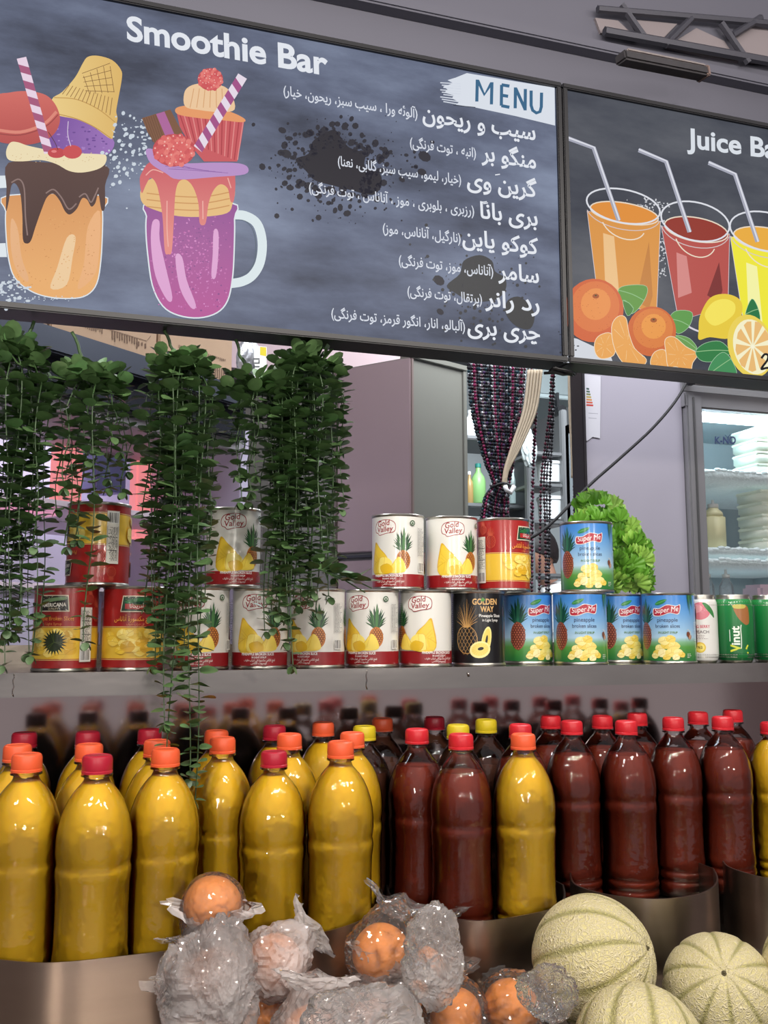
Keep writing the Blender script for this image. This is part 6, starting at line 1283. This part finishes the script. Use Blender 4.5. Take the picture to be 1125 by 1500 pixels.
# melons
def melon_mat():
    m = bpy.data.materials.new('netted_melon'); m.use_nodes = True; nt = m.node_tree; p = nt.nodes['Principled BSDF']; N = nt.nodes.new; L = nt.links.new
    tc = N('ShaderNodeTexCoord'); n0 = N('ShaderNodeTexNoise'); n0.inputs['Scale'].default_value = 3.5; L(tc.outputs['Object'], n0.inputs[0])
    add = N('ShaderNodeVectorMath'); add.operation = 'MULTIPLY_ADD'; add.inputs[1].default_value = (.22, .22, .22); L(n0.outputs[1], add.inputs[0]); L(tc.outputs['Object'], add.inputs[2])
    hts = []
    for sc_ in (11, 19):
        v = N('ShaderNodeTexVoronoi'); v.feature = 'DISTANCE_TO_EDGE'; v.inputs['Scale'].default_value = sc_; L(add.outputs[0], v.inputs['Vector'])
        mr = N('ShaderNodeMapRange'); mr.inputs[1].default_value = 0; mr.inputs[2].default_value = .12; mr.inputs[3].default_value = 1; mr.inputs[4].default_value = 0; L(v.outputs['Distance'], mr.inputs[0]); hts.append(mr)
    mx = N('ShaderNodeMath'); mx.operation = 'MAXIMUM'; L(hts[0].outputs[0], mx.inputs[0]); L(hts[1].outputs[0], mx.inputs[1])
    a = N('ShaderNodeVertexColor'); a.layer_name = 'Col'; n2 = N('ShaderNodeTexNoise'); n2.inputs['Scale'].default_value = 2.2; n2.inputs['Detail'].default_value = 5; L(tc.outputs['Object'], n2.inputs[0])
    cr = N('ShaderNodeMix'); cr.data_type = 'RGBA'; cr.inputs[6].default_value = (*lin((206, 194, 130)), 1); cr.inputs[7].default_value = (*lin((216, 204, 152)), 1); L(n2.outputs[0], cr.inputs[0])
    net = N('ShaderNodeMix'); net.data_type = 'RGBA'; L(mx.outputs[0], net.inputs[0]); L(cr.outputs[2], net.inputs[6]); net.inputs[7].default_value = (*lin((234, 222, 186)), 1)
    gr = N('ShaderNodeMix'); gr.data_type = 'RGBA'; L(a.outputs[0], gr.inputs[0]); L(net.outputs[2], gr.inputs[6]); gr.inputs[7].default_value = (*lin((158, 152, 92)), 1); L(gr.outputs[2], p.inputs['Base Color'])
    b = N('ShaderNodeBump'); b.inputs['Strength'].default_value = .5; b.inputs['Distance'].default_value = .018; L(mx.outputs[0], b.inputs['Height']); L(b.outputs[0], p.inputs['Normal']); p.inputs['Roughness'].default_value = .6
    return m
mm = melon_mat()
def melon_mesh():
    na, nb = 120, 60; V = []; Fc = []; G = []
    for j in range(nb + 1):
        th = PI * j / nb
        for i in range(na):
            a = 2 * PI * i / na; g = abs(cos(a * 5 + .12 * sin(th * 3))) ** 26 * min(1, sin(th) * 2.2); r_ = 1 - .026 * g + .01 * noise.noise(Vector((cos(a), sin(a), cos(th))) * 1.5) - .06 * math.exp(-(th / .10) ** 2) - .05 * math.exp(-((PI - th) / .12) ** 2)
            V.append((sin(th) * cos(a) * r_, sin(th) * sin(a) * r_, cos(th) * r_ * .98)); G.append(g)
    for j in range(nb):
        for i in range(na): Fc.append((j * na + i, (j + 1) * na + i, (j + 1) * na + (i + 1) % na, j * na + (i + 1) % na))
    me = bpy.data.meshes.new('melon'); me.from_pydata(V, [], Fc); me.materials.append(mm); me.polygons.foreach_set('use_smooth', [True] * len(Fc))
    ca = me.color_attributes.new('Col', 'FLOAT_COLOR', 'POINT'); ca.data.foreach_set('color', [x for g in G for x in (g, g, g, 1)]); return me
MM = melon_mesh(); sc_m = MB(); sc_m.ball((0, 0, .925), (.055, .05, .02), 10, 5); sc_m.lathe([(.022, .93), (.018, .965), (.004, .968)], 10); fm_ = None
for px, py, rp, r, rot, lb in [(872, 1412, 91, .0705, (1.18, .42, .6), 'largest melon, behind the other two, in front of the third tray'), (1046, 1447, 81, .0655, (.55, -.75, .3), 'netted melon at the right edge of the photo beside the largest one'),
                               (934, 1536, 96, .0660, (.5, .35, 1.9), 'front melon cut by the bottom edge of the photo'), (1206, 1402, 88, .0700, (.9, .3, .2), 'melon barely entering the photo at the right edge')]:
    c = atd(px, py, F * r / rp)
    if fm_ is None:
        t = thing('melon', lb, 'melon', tuple(c), group='netted melons'); o = bpy.data.objects.new('rind', MM); COL.objects.link(o); o.parent = t; sc_m.build('stem_scar', mat('stem_scar', (84, 76, 50), .8, 0, .3, 30), t, True); fm_ = t
    else: t = dup(fm_, tuple(c), label=lb)
    t.scale = (r, r, r); t.rotation_euler = rot

ml = [o for o in COL.objects if o.name.startswith('melon')]
for it in range(20):
    for i, a in enumerate(ml):
        for b in ml[i + 1:]:
            d = b.location - a.location; g = (a.scale.x + b.scale.x) * .985 - d.length
            if g > 0: n = d.normalized() * g / 2; a.location -= n; b.location += n

ml[1].location.y -= .014; ml[3].location.z -= .02
